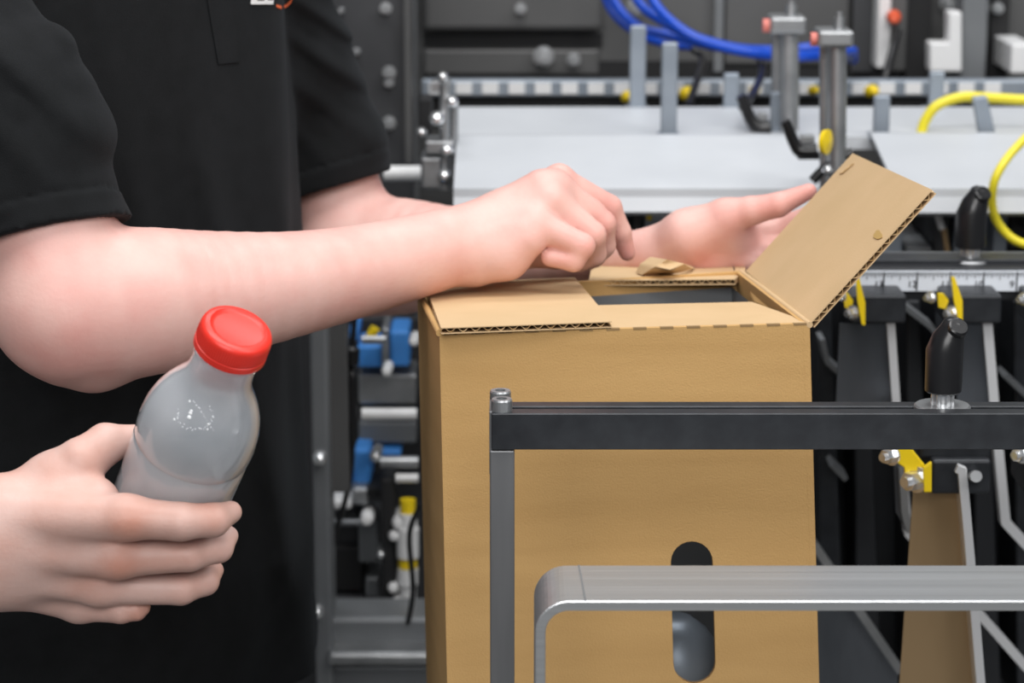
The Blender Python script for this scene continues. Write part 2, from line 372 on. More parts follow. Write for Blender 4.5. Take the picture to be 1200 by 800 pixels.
part('plate', M['yellow'], lambda bm: lathe(bm, P(965, 166, 1.99), (1, -.6, 0), [(0, 0), (0, mm(14, 166, 2)), (.004, mm(15, 166, 2)), (.006, 0)], 20), o, smooth=False)
part('screw', M['chrome'], lambda bm: lathe(bm, P(969, 199, 2.0), (0, -1, .1), [(0, mm(6, 199, 2)), (.006, mm(6, 199, 2)), (.01, mm(3, 199, 2)), (.011, 0)], 16), o, smooth=True)
part('arm', M['blackplastic'], lambda bm: tube(bm, [P(952, 212, 2.02), P(966, 198, 2.02), P(985, 186, 2.02), P(1000, 178, 2.02)], mm(6, 190, 2)), o, smooth=True)

# mounting cluster at the left end of the trays
o = empty('rod_bracket', P(514, 225, 2.2), 'silver bracket of rods, blocks and screws at the left end of the pale trays', 'bracket')
part('rod', M['dull'], lambda bm: cyl(bm, P(521, 222, 2.2), P(521, 100, 2.2), mm(6, 150, 2.2)), o, smooth=True)
part('rod', M['dull'], lambda bm: cyl(bm, P(532, 222, 2.22), P(532, 122, 2.22), mm(5, 150, 2.2)), o, smooth=True)
for x, y, r in ((519, 90, 6), (530, 119, 7), (512, 139, 9), (494, 155, 6), (524, 176, 8), (521, 206, 8)):
    part('screw_head', M['chrome'], lambda bm: lathe(bm, P(x, y, 2.19), (0, -1, .15), [(-.012, 0), (-.012, mm(r, y, 2.2)), (.004, mm(r, y, 2.2)), (.009, mm(r * .6, y, 2.2)), (.01, 0)], 18), o, smooth=True)
part('block', M['dull'], lambda bm: pbox(bm, 498, 165, 532, 181, 2.19, .04), o, bevel=.002)
part('block', M['dull'], lambda bm: pbox(bm, 493, 184, 530, 222, 2.20, .05), o, bevel=.003)
part('block', M['void'], lambda bm: pbox(bm, 492, 118, 505, 160, 2.25, .05), o)
part('block', M['dull'], lambda bm: pbox(bm, 505, 96, 528, 108, 2.205, .02), o, bevel=.001)

# hoses
def hose(pts, r, mat, lb, cat='hose', group=None):
    def f(bm): tube(bm, [P(*p) for p in pts], r, 14, 10)
    return one('air_hose' if cat == 'hose' else 'cable', mat, f, lb, cat, group, smooth=True)
hose([(706, -40, 2.6), (722, 5, 2.58), (750, 32, 2.55), (790, 42, 2.55), (840, 55, 2.55), (900, 62, 2.5), (960, 60, 2.5), (1000, 70, 2.6)], .0052, M['bluehose'], 'blue air hose on the outside of the hanging loop', group='blue air hoses')
hose([(730, -40, 2.56), (748, 2, 2.55), (775, 24, 2.525), (810, 42, 2.52), (860, 56, 2.50), (905, 59, 2.475), (965, 56, 2.47), (1000, 66, 2.575)], .0052, M['bluehose'], 'blue air hose in the middle of the hanging loop', group='blue air hoses')
hose([(750, -40, 2.52), (765, 0, 2.50), (790, 28, 2.47), (825, 48, 2.46), (880, 62, 2.44), (940, 66, 2.42), (1000, 60, 2.52)], .0052, M['bluehose'], 'blue air hose on the inside of the hanging loop', group='blue air hoses')
hose([(700, -40, 2.62), (715, 10, 2.6), (745, 38, 2.6), (780, 52, 2.62), (810, 55, 2.68)], .0045, M['bluehose'], 'blue air hose disappearing behind the upright bars', group='blue air hoses')
hose([(812, 58, 2.6), (824, 70, 2.58), (815, 100, 2.5), (806, 125, 2.45)], .004, M['blackplastic'], 'short black cable hanging behind the right blue-grey bar', 'cable')
hose([(890, 66, 2.5), (893, 85, 2.47), (882, 110, 2.35), (870, 126, 2.3)], .004, M['blackplastic'], 'short black cable below the blue hoses', 'cable')
hose([(1079, 160, 2.3), (1084, 142, 2.3), (1098, 124, 2.3), (1125, 114, 2.3), (1150, 114, 2.3), (1200, 117, 2.3), (1300, 122, 2.3)], .0050, M['yellow2'], 'yellow hose arching over the right tray', group='yellow hoses')
hose([(1260, 128, 2.08), (1222, 145, 2.06), (1190, 174, 2.05), (1172, 198, 2.04), (1164, 218, 2.04), (1163, 242, 2.05), (1172, 265, 2.06), (1195, 284, 2.06), (1240, 292, 2.06)], .0038, M['yellow2'], 'yellow hose looping down in front of the right tray', group='yellow hoses')

# underside of the machine at the right
inner = empty('conveyor_body', (P(1180, 0, 2.35).x, 2.4, 0), 'dark lower body of the machine beneath the pale right tray', 'machine')
def f(bm): bbox(bm, (P(560, 300, 2.3).x, 2.36, 0), (P(1420, 300, 2.3).x, 2.7, 1.10))
part('body', M['darkpaint'], f, inner, bevel=.004)
part('panel', M['void'], lambda bm: pbox(bm, 950, 246, 1300, 310, 2.33, .028), inner)  # black sheet standing in for the shaded interior under the tray
for a, mat in (((1037, 268, 1057, 318), 'bluegrey'), ((1164, 246, 1180, 318), 'bluegrey'), ((1096, 246, 1112, 318), 'darkpaint'), ((1062, 290, 1092, 312), 'midgrey'), ((1118, 252, 1130, 318), 'bluegrey'), ((985, 262, 1000, 318), 'bluegrey'), ((1184, 246, 1200, 290), 'darkpaint')):
    part('strut', M[mat], lambda bm: pbox(bm, *a, 2.2, .13), inner, bevel=.001)
part('pin', M['white'], lambda bm: cyl(bm, P(1099, 252, 2.15), P(1104, 268, 2.15), mm(4, 260, 2.15)), inner, smooth=True)
part('rod', M['brownish'], lambda bm: cyl(bm, P(1106, 268, 2.15), P(1112, 306, 2.15), mm(3.5, 260, 2.15)), inner, smooth=True)
for x in (700, 722, 742, 755):
    part('strut', M['bluegrey' if x != 742 else 'darkpaint'], lambda bm: pbox(bm, x, 247, x + 9, 340, 2.2, .16), inner, bevel=.001)
part('indicator', M['yellow'], lambda bm: pbox(bm, 758, 247, 764, 258, 2.18, .01), inner)

# front scale bar with the printed ruler
sb = empty('scale_bar', P(1150, 352, 1.86), 'black cross bar carrying a silver inch ruler at the right edge', 'ruler bar')
part('bar', M['darkpanel'], lambda bm: pbox(bm, 900, 314, 1380, 352, 1.842, .05), sb, bevel=.002)
part('top_rail', M['blackbar'], lambda bm: pbox(bm, 900, 304, 1380, 311, 1.86, .03), sb, bevel=.001)
part('top_rail', M['midgrey'], lambda bm: pbox(bm, 900, 300, 1380, 303, 1.875, .02), sb, bevel=.001)
rf = part('ruler', M['rule'], lambda bm: pbox(bm, 900, 318, 1380, 341, 1.838, .003), sb)
def f(bm):
    for k in range(-4, 14):
        x = 1074.7 + 39.0 * (k - 0)
        pbox(bm, x - .8, 318.5, x + .8, 340.5, 1.8372, .0005)
        for q in range(1, 16):
            xx = x + 39.0 * q / 16; h = 9 if q == 8 else (7 if q % 4 == 0 else (5.5 if q % 2 == 0 else 4))
            pbox(bm, xx - .35, 318.5, xx + .35, 318.5 + h, 1.8372, .0005)
tk = part('ruler_ticks', M['ink'], f, rf); tk['kind'] = 'stuff'
def text_mesh(name, s, size, mat, parent, loc, rot=(math.pi / 2, 0, 0), ext=.0001):
    c = bpy.data.curves.new(name, 'FONT'); c.body = s; c.size = size; c.extrude = ext; c.align_x = 'CENTER'
    t = bpy.data.objects.new(name, c); col.objects.link(t)
    me = bpy.data.meshes.new_from_object(t.evaluated_get(bpy.context.evaluated_depsgraph_get()))
    bpy.data.objects.remove(t)
    me.transform(Matrix.Translation(loc) @ Matrix.Rotation(rot[0], 4, 'X')); me.name = name
    return link_mesh(name, me, mat, parent)
for k, s in enumerate(('15', '14', '13', '12', '11', '10', '9', '8', '7')):
    x = 1074.7 + 39 * (k - 3) - 6
    text_mesh('numeral', s, .0074, M['ink'], rf, P(x, 336.5, 1.8374))
for x0, x1, y in ((985, 1048, 304), (1112, 1160, 304)):
    part('clamp_washer', M['blackbar'], lambda bm: lathe(bm, P((x0 + x1) / 2, y + 3, 1.88), (0, 0, 1), [(0, 0), (0, mm(x1 - x0, y, 1.88) / 2), (.004, mm(x1 - x0, y, 1.88) / 2), (.005, 0)], 30), sb)
part('support_arm', M['darkpaint'], lambda bm: pbox(bm, 1290, 318, 1350, 346, 1.895, .44), sb)

def lever_knob(name, x, yb, Y, k, lb, stem=True):
    """black indexing lever: round body whose top leans over to the right, steel stem and flange"""
    o = empty(name, P(x, yb, Y), lb, 'lever')
    b0 = P(x, yb - 18 * k, Y)
    def f(bm):
        s = mm(1, yb, Y) * k
        rings(bm, [b0, b0 + Vector((0, 0, 2 * s)), b0 + Vector((0, 0, 50 * s)), b0 + Vector((4 * s, 0, 64 * s)), b0 + Vector((9 * s, 0, 76 * s)), b0 + Vector((11 * s, 0, 84 * s)), b0 + Vector((12 * s, 0, 88 * s))],
              [19 * s, 21.5 * s, 22 * s, 19 * s, 15 * s, 13 * s, 8 * s], 28)
    part('grip', M['blackplastic'], f, o, smooth=True)
    def f(bm):
        s = mm(1, yb, Y) * k
        c = b0 + Vector((10 * s, -5 * s, 74 * s)); rings(bm, [c, c + Vector((3 * s, -8 * s, 7 * s)), c + Vector((3.3 * s, -9 * s, 8 * s))], [12 * s, 12 * s, 10 * s], 24)
    part('end_cap', M['blackplastic'], f, o, smooth=False)
    if stem:
        def f(bm):
            s = mm(1, yb, Y) * k
            cyl(bm, b0 - Vector((0, 0, 15 * s)), b0 + Vector((0, 0, 1 * s)), 13 * s, n=24)
            for q in range(8):
                a = q * math.pi / 4 + .2; c = b0 + Vector((math.cos(a), math.sin(a), 0)) * 12 * s
                cyl(bm, c - Vector((0, 0, 15 * s)), c, 2.6 * s, n=8)
        part('stem', M['chrome'], f, o, smooth=False, label='fluted bright steel stem')
        def f(bm):
            s = mm(1, yb, Y) * k; lathe(bm, b0 - Vector((0, 0, 22 * s)), (0, 0, 1), [(0, 0), (0, 33 * s), (5 * s, 33 * s), (7 * s, 31 * s), (7 * s, 12 * s), (7 * s, 0)], 48)
        part('flange', M['dull'], f, o, smooth=False, label='round dark steel washer')
    return o
lever_knob('locking_lever', 1137, 305, 1.875, .82, 'blurred black clamp knob standing on the ruler bar behind')

# hanging divider plates with their clamps
def divider(lb, blk, blade, edge, bolts, yel, Y, mat, wpx=10, stem=True):
    o = empty('divider_plate', P(blk[0] + 20, blk[3], Y), lb, 'machine part', 'hanging divider plates')
    part('block', M['blackbar'], lambda bm: pbox(bm, *blk, Y, .05), o, bevel=.002)
    if blade: part('blade', M[mat], lambda bm: pprism(bm, blade, Y + .012, .002), o)
    for e in edge: part('flange_edge', M['edge'] if wpx > 9 else M['dull'], lambda bm: strip(bm, e, wpx, Y + .008, .012), o)
    for x, y, r in bolts:
        part('bolt', M['chrome'], lambda bm: bolt(bm, P(x + r * .6, y, Y - .006), (-.75, -.66, 0), mm(r, y, Y), mm(r * 1.5, y, Y)), o)
    for pl, dY in yel:
        part('indicator', M['yellow'], lambda bm: pprism(bm, pl, Y + dY, .003), o)
    return o
divider('upper divider plate nearest the box, with a yellow pointer and a grey reflecting blade', (996, 346, 1062, 379),
        [(984, 379), (1044, 379), (1053, 512), (978, 512)], [[(1043, 362), (1051, 480), (1065, 626), (1205, 785)]],
        [(996, 366, 6.5), (984, 347, 5)], [([(1003, 325), (1007, 325), (1014, 355), (1014, 381), (1010, 380), (1005, 352)], -.012), ([(988, 344), (994, 344), (1000, 352), (998, 362), (990, 360)], .0)], 1.80, 'blade', 9.5)
divider('upper divider plate behind the near clamp knob, with a yellow pointer and bright edge', (1108, 346, 1174, 379),
        [(1124, 379), (1156, 379), (1168, 512), (1120, 512)], [[(1156, 360), (1166, 480), (1179, 613), (1230, 668)]],
        [(1112, 366, 6.5), (1088, 348, 5.5)], [([(1115, 325), (1119, 325), (1128, 352), (1128, 378), (1124, 378), (1118, 352)], -.012), ([(1099, 344), (1106, 344), (1112, 352), (1108, 362), (1100, 360)], .0)], 1.80, 'blade', 11)
divider('divider plate at the right edge of the picture beside the ruler', (1205, 346, 1270, 379), [(1222, 379), (1262, 379), (1276, 610), (1215, 610)], [[(1262, 360), (1280, 613)]],
        [(1197, 350, 6), (1222, 366, 6)], [], 1.80, 'blade', 10)
divider('low divider plate left of the bronze one, with a slanted edge beside the box', (900, 620, 950, 650), [(900, 650), (956, 650), (1052, 786), (1052, 830), (900, 830)], [[(940, 618), (1056, 788)]], [], [], 1.83, 'blade', 9)
D = divider('nearest divider plate, bronze from a painted-in reflection, with a yellow bracket and big hex bolt', (1092, 539, 1161, 579),
        [(1070, 577), (1126, 577), (1146, 830), (1052, 830)], [], [(1068, 561, 12), (1040, 533, 9)], [], 1.60, 'brownish', 12)
part('block_top', M['blackbar'], lambda bm: pbox(bm, 1078, 519, 1161, 537, 1.61, .05), D, bevel=.002)
part('flange_edge', M['edge'], lambda bm: strip(bm, [(1121, 549), (1128, 552), (1136, 640), (1152, 830)], 11, 1.596, .018), D, bevel=.0008, label='bright rounded steel edge')
part('pin', M['dull'], lambda bm: cyl(bm, P(1141, 558, 1.598), P(1144, 558, 1.59), mm(7, 558, 1.6)), D)
def f(bm):
    pprism(bm, [(1082, 548), (1092, 541), (1092, 577), (1083, 577)], 1.585, .004)
    pprism(bm, [(1052, 520), (1064, 520), (1084, 545), (1082, 552), (1066, 552), (1066, 575), (1061, 575), (1060, 548), (1052, 543)], 1.592, .004)
part('indicator', M['yellow'], f, D, bevel=.0008, label='yellow bent bracket')
o = divider('dark divider blade half hidden behind the bronze plate', (1046, 498, 1075, 512), [(1046, 512), (1060, 512), (1064, 560), (1064, 625), (1050, 600)], [[(1058, 548), (1061, 600), (1067, 624)]], [], [], 1.74, 'blade', 9)
o = empty('divider_plate', P(1200, 548, 1.62), 'divider plate cut off at the right edge, its bolt just below the black bar', 'machine part', 'hanging divider plates')
part('bolt', M['chrome'], lambda bm: bolt(bm, P(1199, 531, 1.6), (-.75, -.66, 0), mm(9, 531, 1.6), mm(13, 531, 1.6)), o)
part('block', M['blackbar'], lambda bm: pbox(bm, 1202, 516, 1290, 579, 1.6, .05), o, bevel=.002)
# dark ribbed back panel behind the dividers
rb = empty('ribbed_panel', (P(1120, 600, 2.05).x, 2.1, 0), 'dark ribbed panel behind the hanging divider plates', 'panel')
def f(bm): bbox(bm, (P(930, 500, 2.06).x, 2.06, 0), (P(1420, 500, 2.06).x, 2.12, P(1000, 335, 2.06).z))
part('panel', M['darkpanel'], f, rb)
for k, (x, mat) in enumerate(((958, 'blackbar'), (1000, 'darkpanel'), (1062, 'darkpanel'), (1096, 'blackbar'), (1140, 'darkpanel'), (1188, 'blackbar'))):
    part('rib', M[mat], lambda bm: pprism(bm, [(x, 352), (x + 16, 352), (x + 34, 830), (x + 4, 830)], 1.98, .075), rb, bevel=.002)
for e in ([(1058, 358), (1092, 384), (1120, 420)], [(964, 398), (970, 425), (994, 446)], [(1178, 440), (1215, 475)], [(975, 545), (992, 562)]):
    part('rib_edge', M['midgrey'], lambda bm: strip(bm, e, 6, 1.95, .03), rb)

# ------------------------------------------------------------------ machine seen between the person and the box
fc = empty('frame_column', (P(378, 500, 2.1).x, 2.12, 0), 'grey upright machine column just right of the black shirt', 'column')
def f(bm): bbox(bm, (P(366, 560, 2.1).x, 2.1, 0), (P(386, 560, 2.1).x, 2.16, 1.30))
part('column', M['midgrey'], f, fc, bevel=.003)
part('plate', M['housing'], lambda bm: pbox(bm, 385, 330, 407, 577, 2.13, .02), fc, bevel=.001)
for x, y in ((375, 536), (371, 716)):
    part('bolt', M['chrome'], lambda bm: lathe(bm, P(x, y, 2.1), (0, -1, 0), [(0, mm(9, y, 2.1)), (.006, mm(8, y, 2.1)), (.01, mm(4, y, 2.1)), (.011, 0)], 20), fc, smooth=True)
cb = empty('cross_beam', P(440, 800, 2.12), 'grey horizontal beam low between the shirt and the box', 'beam')
part('beam', M['midgrey'], lambda bm: pbox(bm, 384, 724, 620, 766, 2.12, .06), cb, bevel=.004)
part('flange', M['dull'], lambda bm: pbox(bm, 384, 765, 620, 781, 2.09, .06), cb, bevel=.004)
part('flange', M['midgrey'], lambda bm: pbox(bm, 384, 781, 620, 840, 2.11, .06), cb, bevel=.002)
vb = empty('valve_block', P(450, 720, 2.3), 'cluster of blue, white and steel valves between the shirt and the box', 'valve unit')
part('back_plate', M['darkpaint'], lambda bm: pbox(bm, 384, 375, 530, 730, 2.36, .02), vb)
for a, mat, Y in (((418, 405, 448, 431), 'bluebox', 2.26), ((457, 388, 480, 430), 'bluebox', 2.26), ((409, 384, 420, 400), 'bluebox', 2.26), ((415, 527, 434, 572), 'bluebox', 2.24), ((404, 550, 416, 568), 'bluebox', 2.25), ((440, 527, 470, 536), 'bluebox', 2.27),
                  ((420, 438, 488, 474), 'dull', 2.27), ((420, 494, 488, 520), 'midgrey', 2.28), ((384, 586, 412, 597), 'white', 2.22), ((412, 572, 432, 592), 'dull', 2.22), ((386, 600, 420, 640), 'darkpaint', 2.26),
                  ((447, 384, 456, 440), 'dull', 2.25), ((386, 640, 426, 694), 'void', 2.25), ((420, 608, 444, 660), 'midgrey', 2.24), ((428, 676, 445, 700), 'midgrey', 2.24), ((447, 560, 463, 724), 'void', 2.2), ((384, 700, 428, 724), 'darkpaint', 2.24), ((428, 572, 464, 584), 'void', 2.22)):
    part('block', M[mat], lambda bm: pbox(bm, *a, Y, .06), vb, bevel=.003)
for x0, x1, y, r, mat in ((424, 488, 485, 7, 'white'), (446, 490, 541, 7, 'dull'), (464, 490, 560, 5.5, 'white'), (424, 452, 398, 5, 'dull'), (384, 426, 612, 4, 'midgrey')):
    part('rod', M[mat], lambda bm: cyl(bm, P(x0, y, 2.2), P(x1, y, 2.2), mm(r, y, 2.2), n=20), vb, smooth=True)
for x, y, r, mat in ((440, 535, 7, 'chrome'), (430, 608, 8, 'white'), (446, 649, 5, 'chrome'), (453, 435, 6, 'white'), (485, 400, 6, 'white'), (468, 612, 9, 'white'), (462, 627, 7, 'white'), (461, 688, 7, 'white'), (466, 704, 7, 'white')):
    part('fitting', M[mat], lambda bm: lathe(bm, P(x, y, 2.2), (0, -1, .1), [(-.04, 0), (-.04, mm(r, y, 2.2)), (0, mm(r, y, 2.2)), (.006, mm(r * .7, y, 2.2)), (.008, 0)], 18), vb, smooth=True)
for y0, y1, r, mat in ((585, 600, 9, 'yellow'), (600, 618, 11, 'white'), (618, 652, 13, 'white'), (654, 664, 11, 'yellow'), (665, 684, 12, 'white'), (684, 722, 10, 'white')):
    part('valve_body', M[mat], lambda bm: cyl(bm, P(478, y1, 2.2), P(478, y0, 2.2), mm(r, y1, 2.2), n=22), vb, smooth=False)
part('valve_body', M['yellow'], lambda bm: cyl(bm, P(432, 398, 2.24), P(440, 384, 2.24), mm(6, 390, 2.2), n=18), vb, smooth=True)
def f(bm):
    c = spline([P(x, y, 2.15) for x, y in ((416, 370), (413, 405), (412, 430), (412, 470), (413, 520), (410, 560), (402, 595), (390, 635), (386, 668))], 8)
    rr_ = []
    for i in range(len(c)):
        t = i / (len(c) - 1) * 8; rr_.append(mm(9 if 1 < t < 1.9 else (7 if 2.2 < t < 4.0 else 3.4), 500, 2.15))
    rings(bm, c, rr_, 12)
one('cable', M['blackplastic'], f, 'black cable with plugs hanging in front of the valves', 'cable', smooth=True)
hose([(494, 590, 2.1), (480, 625, 2.12), (484, 690, 2.12), (478, 730, 2.12)], .0026, M['blackplastic'], 'thin black cable against the left side of the box', 'cable')
# ------------------------------------------------------------------ the cardboard box
FL = P(515, 391, 1.45); FR = P(949, 379, 1.472); BL = P(489, 341, 1.64); BR = P(868, 317, 1.685)
def drop(p, x, y, Y, H=.30):
    d = (P(x, y, Y) - p).normalized(); return p + d * (H / -d.z)
FLb = drop(FL, 524, 800, 1.449); FRb = drop(FR, 960, 800, 1.471)
BLb = BL + (FLb - FL); BRb = BR + (FRb - FR)
TB = empty('table', (.06, 1.4, 0), 'low steel bed under the box, below the edge of the picture', 'table')
zt = min(FLb.z, FRb.z) - .001
part('bed', M['dull'], lambda bm: bbox(bm, (-.06, 1.16, zt - .02), (.185, 1.64, zt)), TB, bevel=.002)
for x in (-.038, .16):
    for y in (1.185, 1.61):
        part('leg', M['dull'], lambda bm: bbox(bm, (x - .02, y - .02, 0), (x + .02, y + .02, zt - .02)), TB)
box = empty('cardboard_box', (FLb + BRb) / 2, 'tall brown corrugated cardboard box with open top flaps and an oblong hand slot', 'box')
TH = .004
nf = (FR - FL).cross(FLb - FL).normalized()      # points away from the camera or to it
if nf.y < 0: nf = -nf
def front_pt(x, y):
    d = ray(x, y); t = (FL - CAM).dot(nf) / d.dot(nf); return CAM + d * t
def top_n():
    n = (FR - FL).cross(BL - FL).normalized(); return n if n.z > 0 else -n
NT = top_n()
def top_pt(x, y, h=0.0):
    d = ray(x, y); t = ((FL + NT * h) - CAM).dot(NT) / d.dot(NT); return CAM + d * t
# front panel with the slot
slot = []
cx0, cx1, ya, yb = 786.5, 836, 634, 801
r = (cx1 - cx0) / 2
for k in range(13):
    a = math.pi - math.pi * k / 12; slot.append((786 + r + 0 + r * math.cos(a), ya + r - r * math.sin(a)))
for k in range(13):
    a = math.pi * k / 12; slot.append((789 + r + r * math.cos(a), yb - r + r * math.sin(a)))
def f(bm): prism(bm, [FL, FR, FRb, FLb], nf, TH, [[front_pt(*p) for p in slot]])
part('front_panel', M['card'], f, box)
def f(bm):
    for a in range(len(slot)):
        p, q = front_pt(*slot[a]), front_pt(*slot[(a + 1) % len(slot)])
        c = (front_pt(811, 717))
        vs = [p + nf * .0012, q + nf * .0012, q + nf * .0028, p + nf * .0028]; bm.faces.new([bm.verts.new(v + (c - v).normalized() * .0006) for v in vs])
part('slot_edge', M['flute'], f, box, label='dark cut edge of the oblong slot')
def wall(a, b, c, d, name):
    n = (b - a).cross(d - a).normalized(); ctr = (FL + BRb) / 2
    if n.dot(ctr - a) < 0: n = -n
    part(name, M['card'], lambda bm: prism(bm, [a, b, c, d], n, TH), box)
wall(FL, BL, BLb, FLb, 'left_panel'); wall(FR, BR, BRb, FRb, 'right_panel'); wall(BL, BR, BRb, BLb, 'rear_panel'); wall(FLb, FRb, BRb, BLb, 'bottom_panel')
# grey sheets standing in for shade inside the box, behind slot and opening
ctr = (FL + FR + BL + BR + FLb + FRb + BLb + BRb) / 8
def shrink(p, k=.93): return ctr + (p - ctr) * k
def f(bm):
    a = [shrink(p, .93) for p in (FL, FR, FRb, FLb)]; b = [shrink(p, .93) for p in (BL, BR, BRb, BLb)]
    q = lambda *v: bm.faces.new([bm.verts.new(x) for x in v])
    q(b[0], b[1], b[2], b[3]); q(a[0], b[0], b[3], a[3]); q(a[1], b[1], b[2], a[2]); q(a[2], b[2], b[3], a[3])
part('inside_shade', M['midgrey'], f, box, label='shade inside the box, painted as grey sheets')
bmq = lambda bm: lathe(bm, front_pt(806, 800) + Vector((-.005, .06, -.055)), (0, 0, 1), [(0, 0), (0, .03), (.055, .032), (.07, .022), (.078, .012), (.078, 0)], 28)
one('bottle', M['bluegrey'], bmq, 'bluish bottle dimly seen inside the box through the slot', 'bottle', smooth=True)

def corr(parent, name, O, Uv, Vv, N, lu, lv, pitch=.0078, th=TH, mat='card_top', amp=None, label=None):
    """corrugated board: two liners and a wavy sheet between, flutes running along Vv so the waves show at the edge along Uv"""
    Uv = Uv.normalized(); N = N.normalized(); lt = .0006
    p = empty(name); p.parent = parent; p.matrix_parent_inverse = Matrix.Translation(-Vector(parent.location)) if False else Matrix.Identity(4)
    bpy.data.objects.remove(p)
    bm = bmesh.new()
    prism(bm, [O, O + Uv * lu, O + Uv * lu + Vv, O + Vv], N, lt)
    prism(bm, [O + N * (th - lt), O + Uv * lu + N * (th - lt), O + Uv * lu + Vv + N * (th - lt), O + Vv + N * (th - lt)], N, lt)
    o = build(name, bm, M[mat], parent, label=label)
    bm = bmesh.new(); n = int(lu / pitch) * 8; h = th / 2 - lt
    ft = .0005; rows = []
    for k in range(n + 1):
        s = lu * k / n; z = th / 2 + h * math.sin(2 * math.pi * s / pitch) * .92
        q = O + Uv * s + N * z
        rows.append([bm.verts.new(q + Vv * .004), bm.verts.new(q + Vv * .992), bm.verts.new(q + Vv * .992 + N * ft), bm.verts.new(q + Vv * .004 + N * ft)])
    for a, b in zip(rows, rows[1:]):
        for j in range(4): bm.faces.new((a[j], a[(j + 1) % 4], b[(j + 1) % 4], b[j]))
    build('fluting', bm, M['card_torn'], o)
    # dark core that closes the view through the flutes
    bm = bmesh.new(); e = .004 / max(Vv.length, .01)
    prism(bm, [O + Uv * .001 + Vv * (e + .03) + N * .0007, O + Uv * (lu - .001) + Vv * (e + .03) + N * .0007, O + Uv * (lu - .001) + Vv * .97 + N * .0007, O + Uv * .001 + Vv * .97 + N * .0007], N, th - .0014)
    build('core', bm, M['flute'], o)
    return o
# left flap: lies flat, its corrugated front edge towards the camera
a = top_pt(517, 391.5, .0008); b = top_pt(717, 384, .0008); c = top_pt(677, 325, .0008); d = top_pt(491, 345, .0008)
corr(box, 'left_flap', a, b - a, (c - b + d - a) / 2, NT, (b - a).length, 1)
# front minor flap
def flat(name, pts, h, th=.004, mat='card_top', label=None):
    q = [top_pt(x, y, h + th) - NT * (th + .0003) + nf * (.0030 if name == 'front_flap' else 0) for x, y in pts]
    return part(name, M[mat], lambda bm: prism(bm, q, NT, th), box, label=label)
flat('front_flap', [(515, 391), (949, 379), (930, 371), (882, 354), (700, 358), (505, 370)], -.0038)
# rear minor flap, ragged inner edge
a = top_pt(690, 335, -.001); b = top_pt(862, 333.5, -.001); c = top_pt(862, 306, -.001); d = top_pt(690, 309, -.001)
corr(box, 'rear_flap', a, b - a, ((c - b) + (d - a)) / 2, NT, (b - a).length, 1, pitch=.0062)
part('rear_flap_corner', M['card_top'], lambda bm: prism(bm, [top_pt(x, y, -.001) for x, y in ((861, 333.5), (874, 322), (868, 306), (861, 306))], NT, .004), box)
# torn piece curling up on the rear flap
def f(bm):
    pts = [[(745, 319, .004), (750, 309, .010), (762, 301, .013), (774, 303, .011)], [(752, 322, .004), (768, 312, .012), (782, 304, .017), (794, 309, .012)], [(765, 321, .004), (785, 316, .011), (802, 309, .012), (811, 312, .006)], [(780, 322, .002), (797, 319, .005), (812, 315, .005), (815, 314, .003)]]
    vv = [[bm.verts.new(top_pt(x, y, h)) for x, y, h in row] for row in pts]
    for i in range(3):
        for j in range(3): bm.faces.new((vv[i][j], vv[i + 1][j], vv[i + 1][j + 1], vv[i][j + 1]))
    bmesh.ops.subdivide_edges(bm, edges=bm.edges, cuts=3, smooth=.8, use_grid_fill=True)
    r = bmesh.ops.solidify(bm, geom=bm.faces[:], thickness=.0012)
part('torn_flap', M['card_top'], f, box, smooth=True, label='torn curled scrap of cardboard')
# right flap raised
h = (BR - FR)
def on_perp(x, y, base):
    d = ray(x, y); t = (base - CAM).dot(h) / d.dot(h); return CAM + d * t
O1 = on_perp(1092, 222, FR); O2 = on_perp(1005, 180, BR)
print('flap', (O1 - FR).length, (O2 - BR).length, O1, O2, FR, BR)
v1 = O1 - FR; Uv = v1; back = ((BR - FR) + (O2 - O1)) / 2
n = back.cross(v1).normalized()
if n.dot(CAM - FR) < 0: n = -n
corr(box, 'right_flap', FR - n * .004, v1, back, n, v1.length, 1, pitch=.0072)
# sloping inner facet below the raised flap
def f(bm): prism(bm, [FR, BR, top_pt(872, 335, -.006), top_pt(884, 353, -.006), top_pt(932, 374, -.003)], NT, -.002)
part('flap_fold', M['card'], f, box)
def f(bm):
    q = O2 - (O2 - BR) * .06
    pts = [(995, 194), (1001, 192), (988, 203), (984, 204)]
    vs = []
    for x, y in pts:
        d = ray(x, y); t = (FR + n * .0004 - CAM).dot(n) / d.dot(n); vs.append(CAM + d * t)
    prism(bm, vs, n, .0006)
part('dent', M['card_torn'], f, box, label='small dark crease near the flap tip')
def f(bm):
    vs = []
    for k in range(10):
        a_ = k * math.tau / 10; x, y = 1029 + 5 * math.cos(a_) * (1 + .3 * math.sin(3 * a_)), 275 + 5.5 * math.sin(a_)
        d = ray(x, y); t = (FR + n * .0003 - CAM).dot(n) / d.dot(n); vs.append(CAM + d * t)
    prism(bm, vs, n, .0003)
part('stain', new_mat('glue_stain', (.46, .30, .10), .7), f, box, label='small ochre stain')
part('hinge_crease', M['card_top'], lambda bm: rings(bm, [FR - NT * .0008, BR - NT * .0008], [.0020, .0020], 12), box, smooth=True)
part('hinge_crease', M['card'], lambda bm: rings(bm, [FL + NT * .0005, BL + NT * .0005], [.0022, .0022], 12), box, smooth=True)
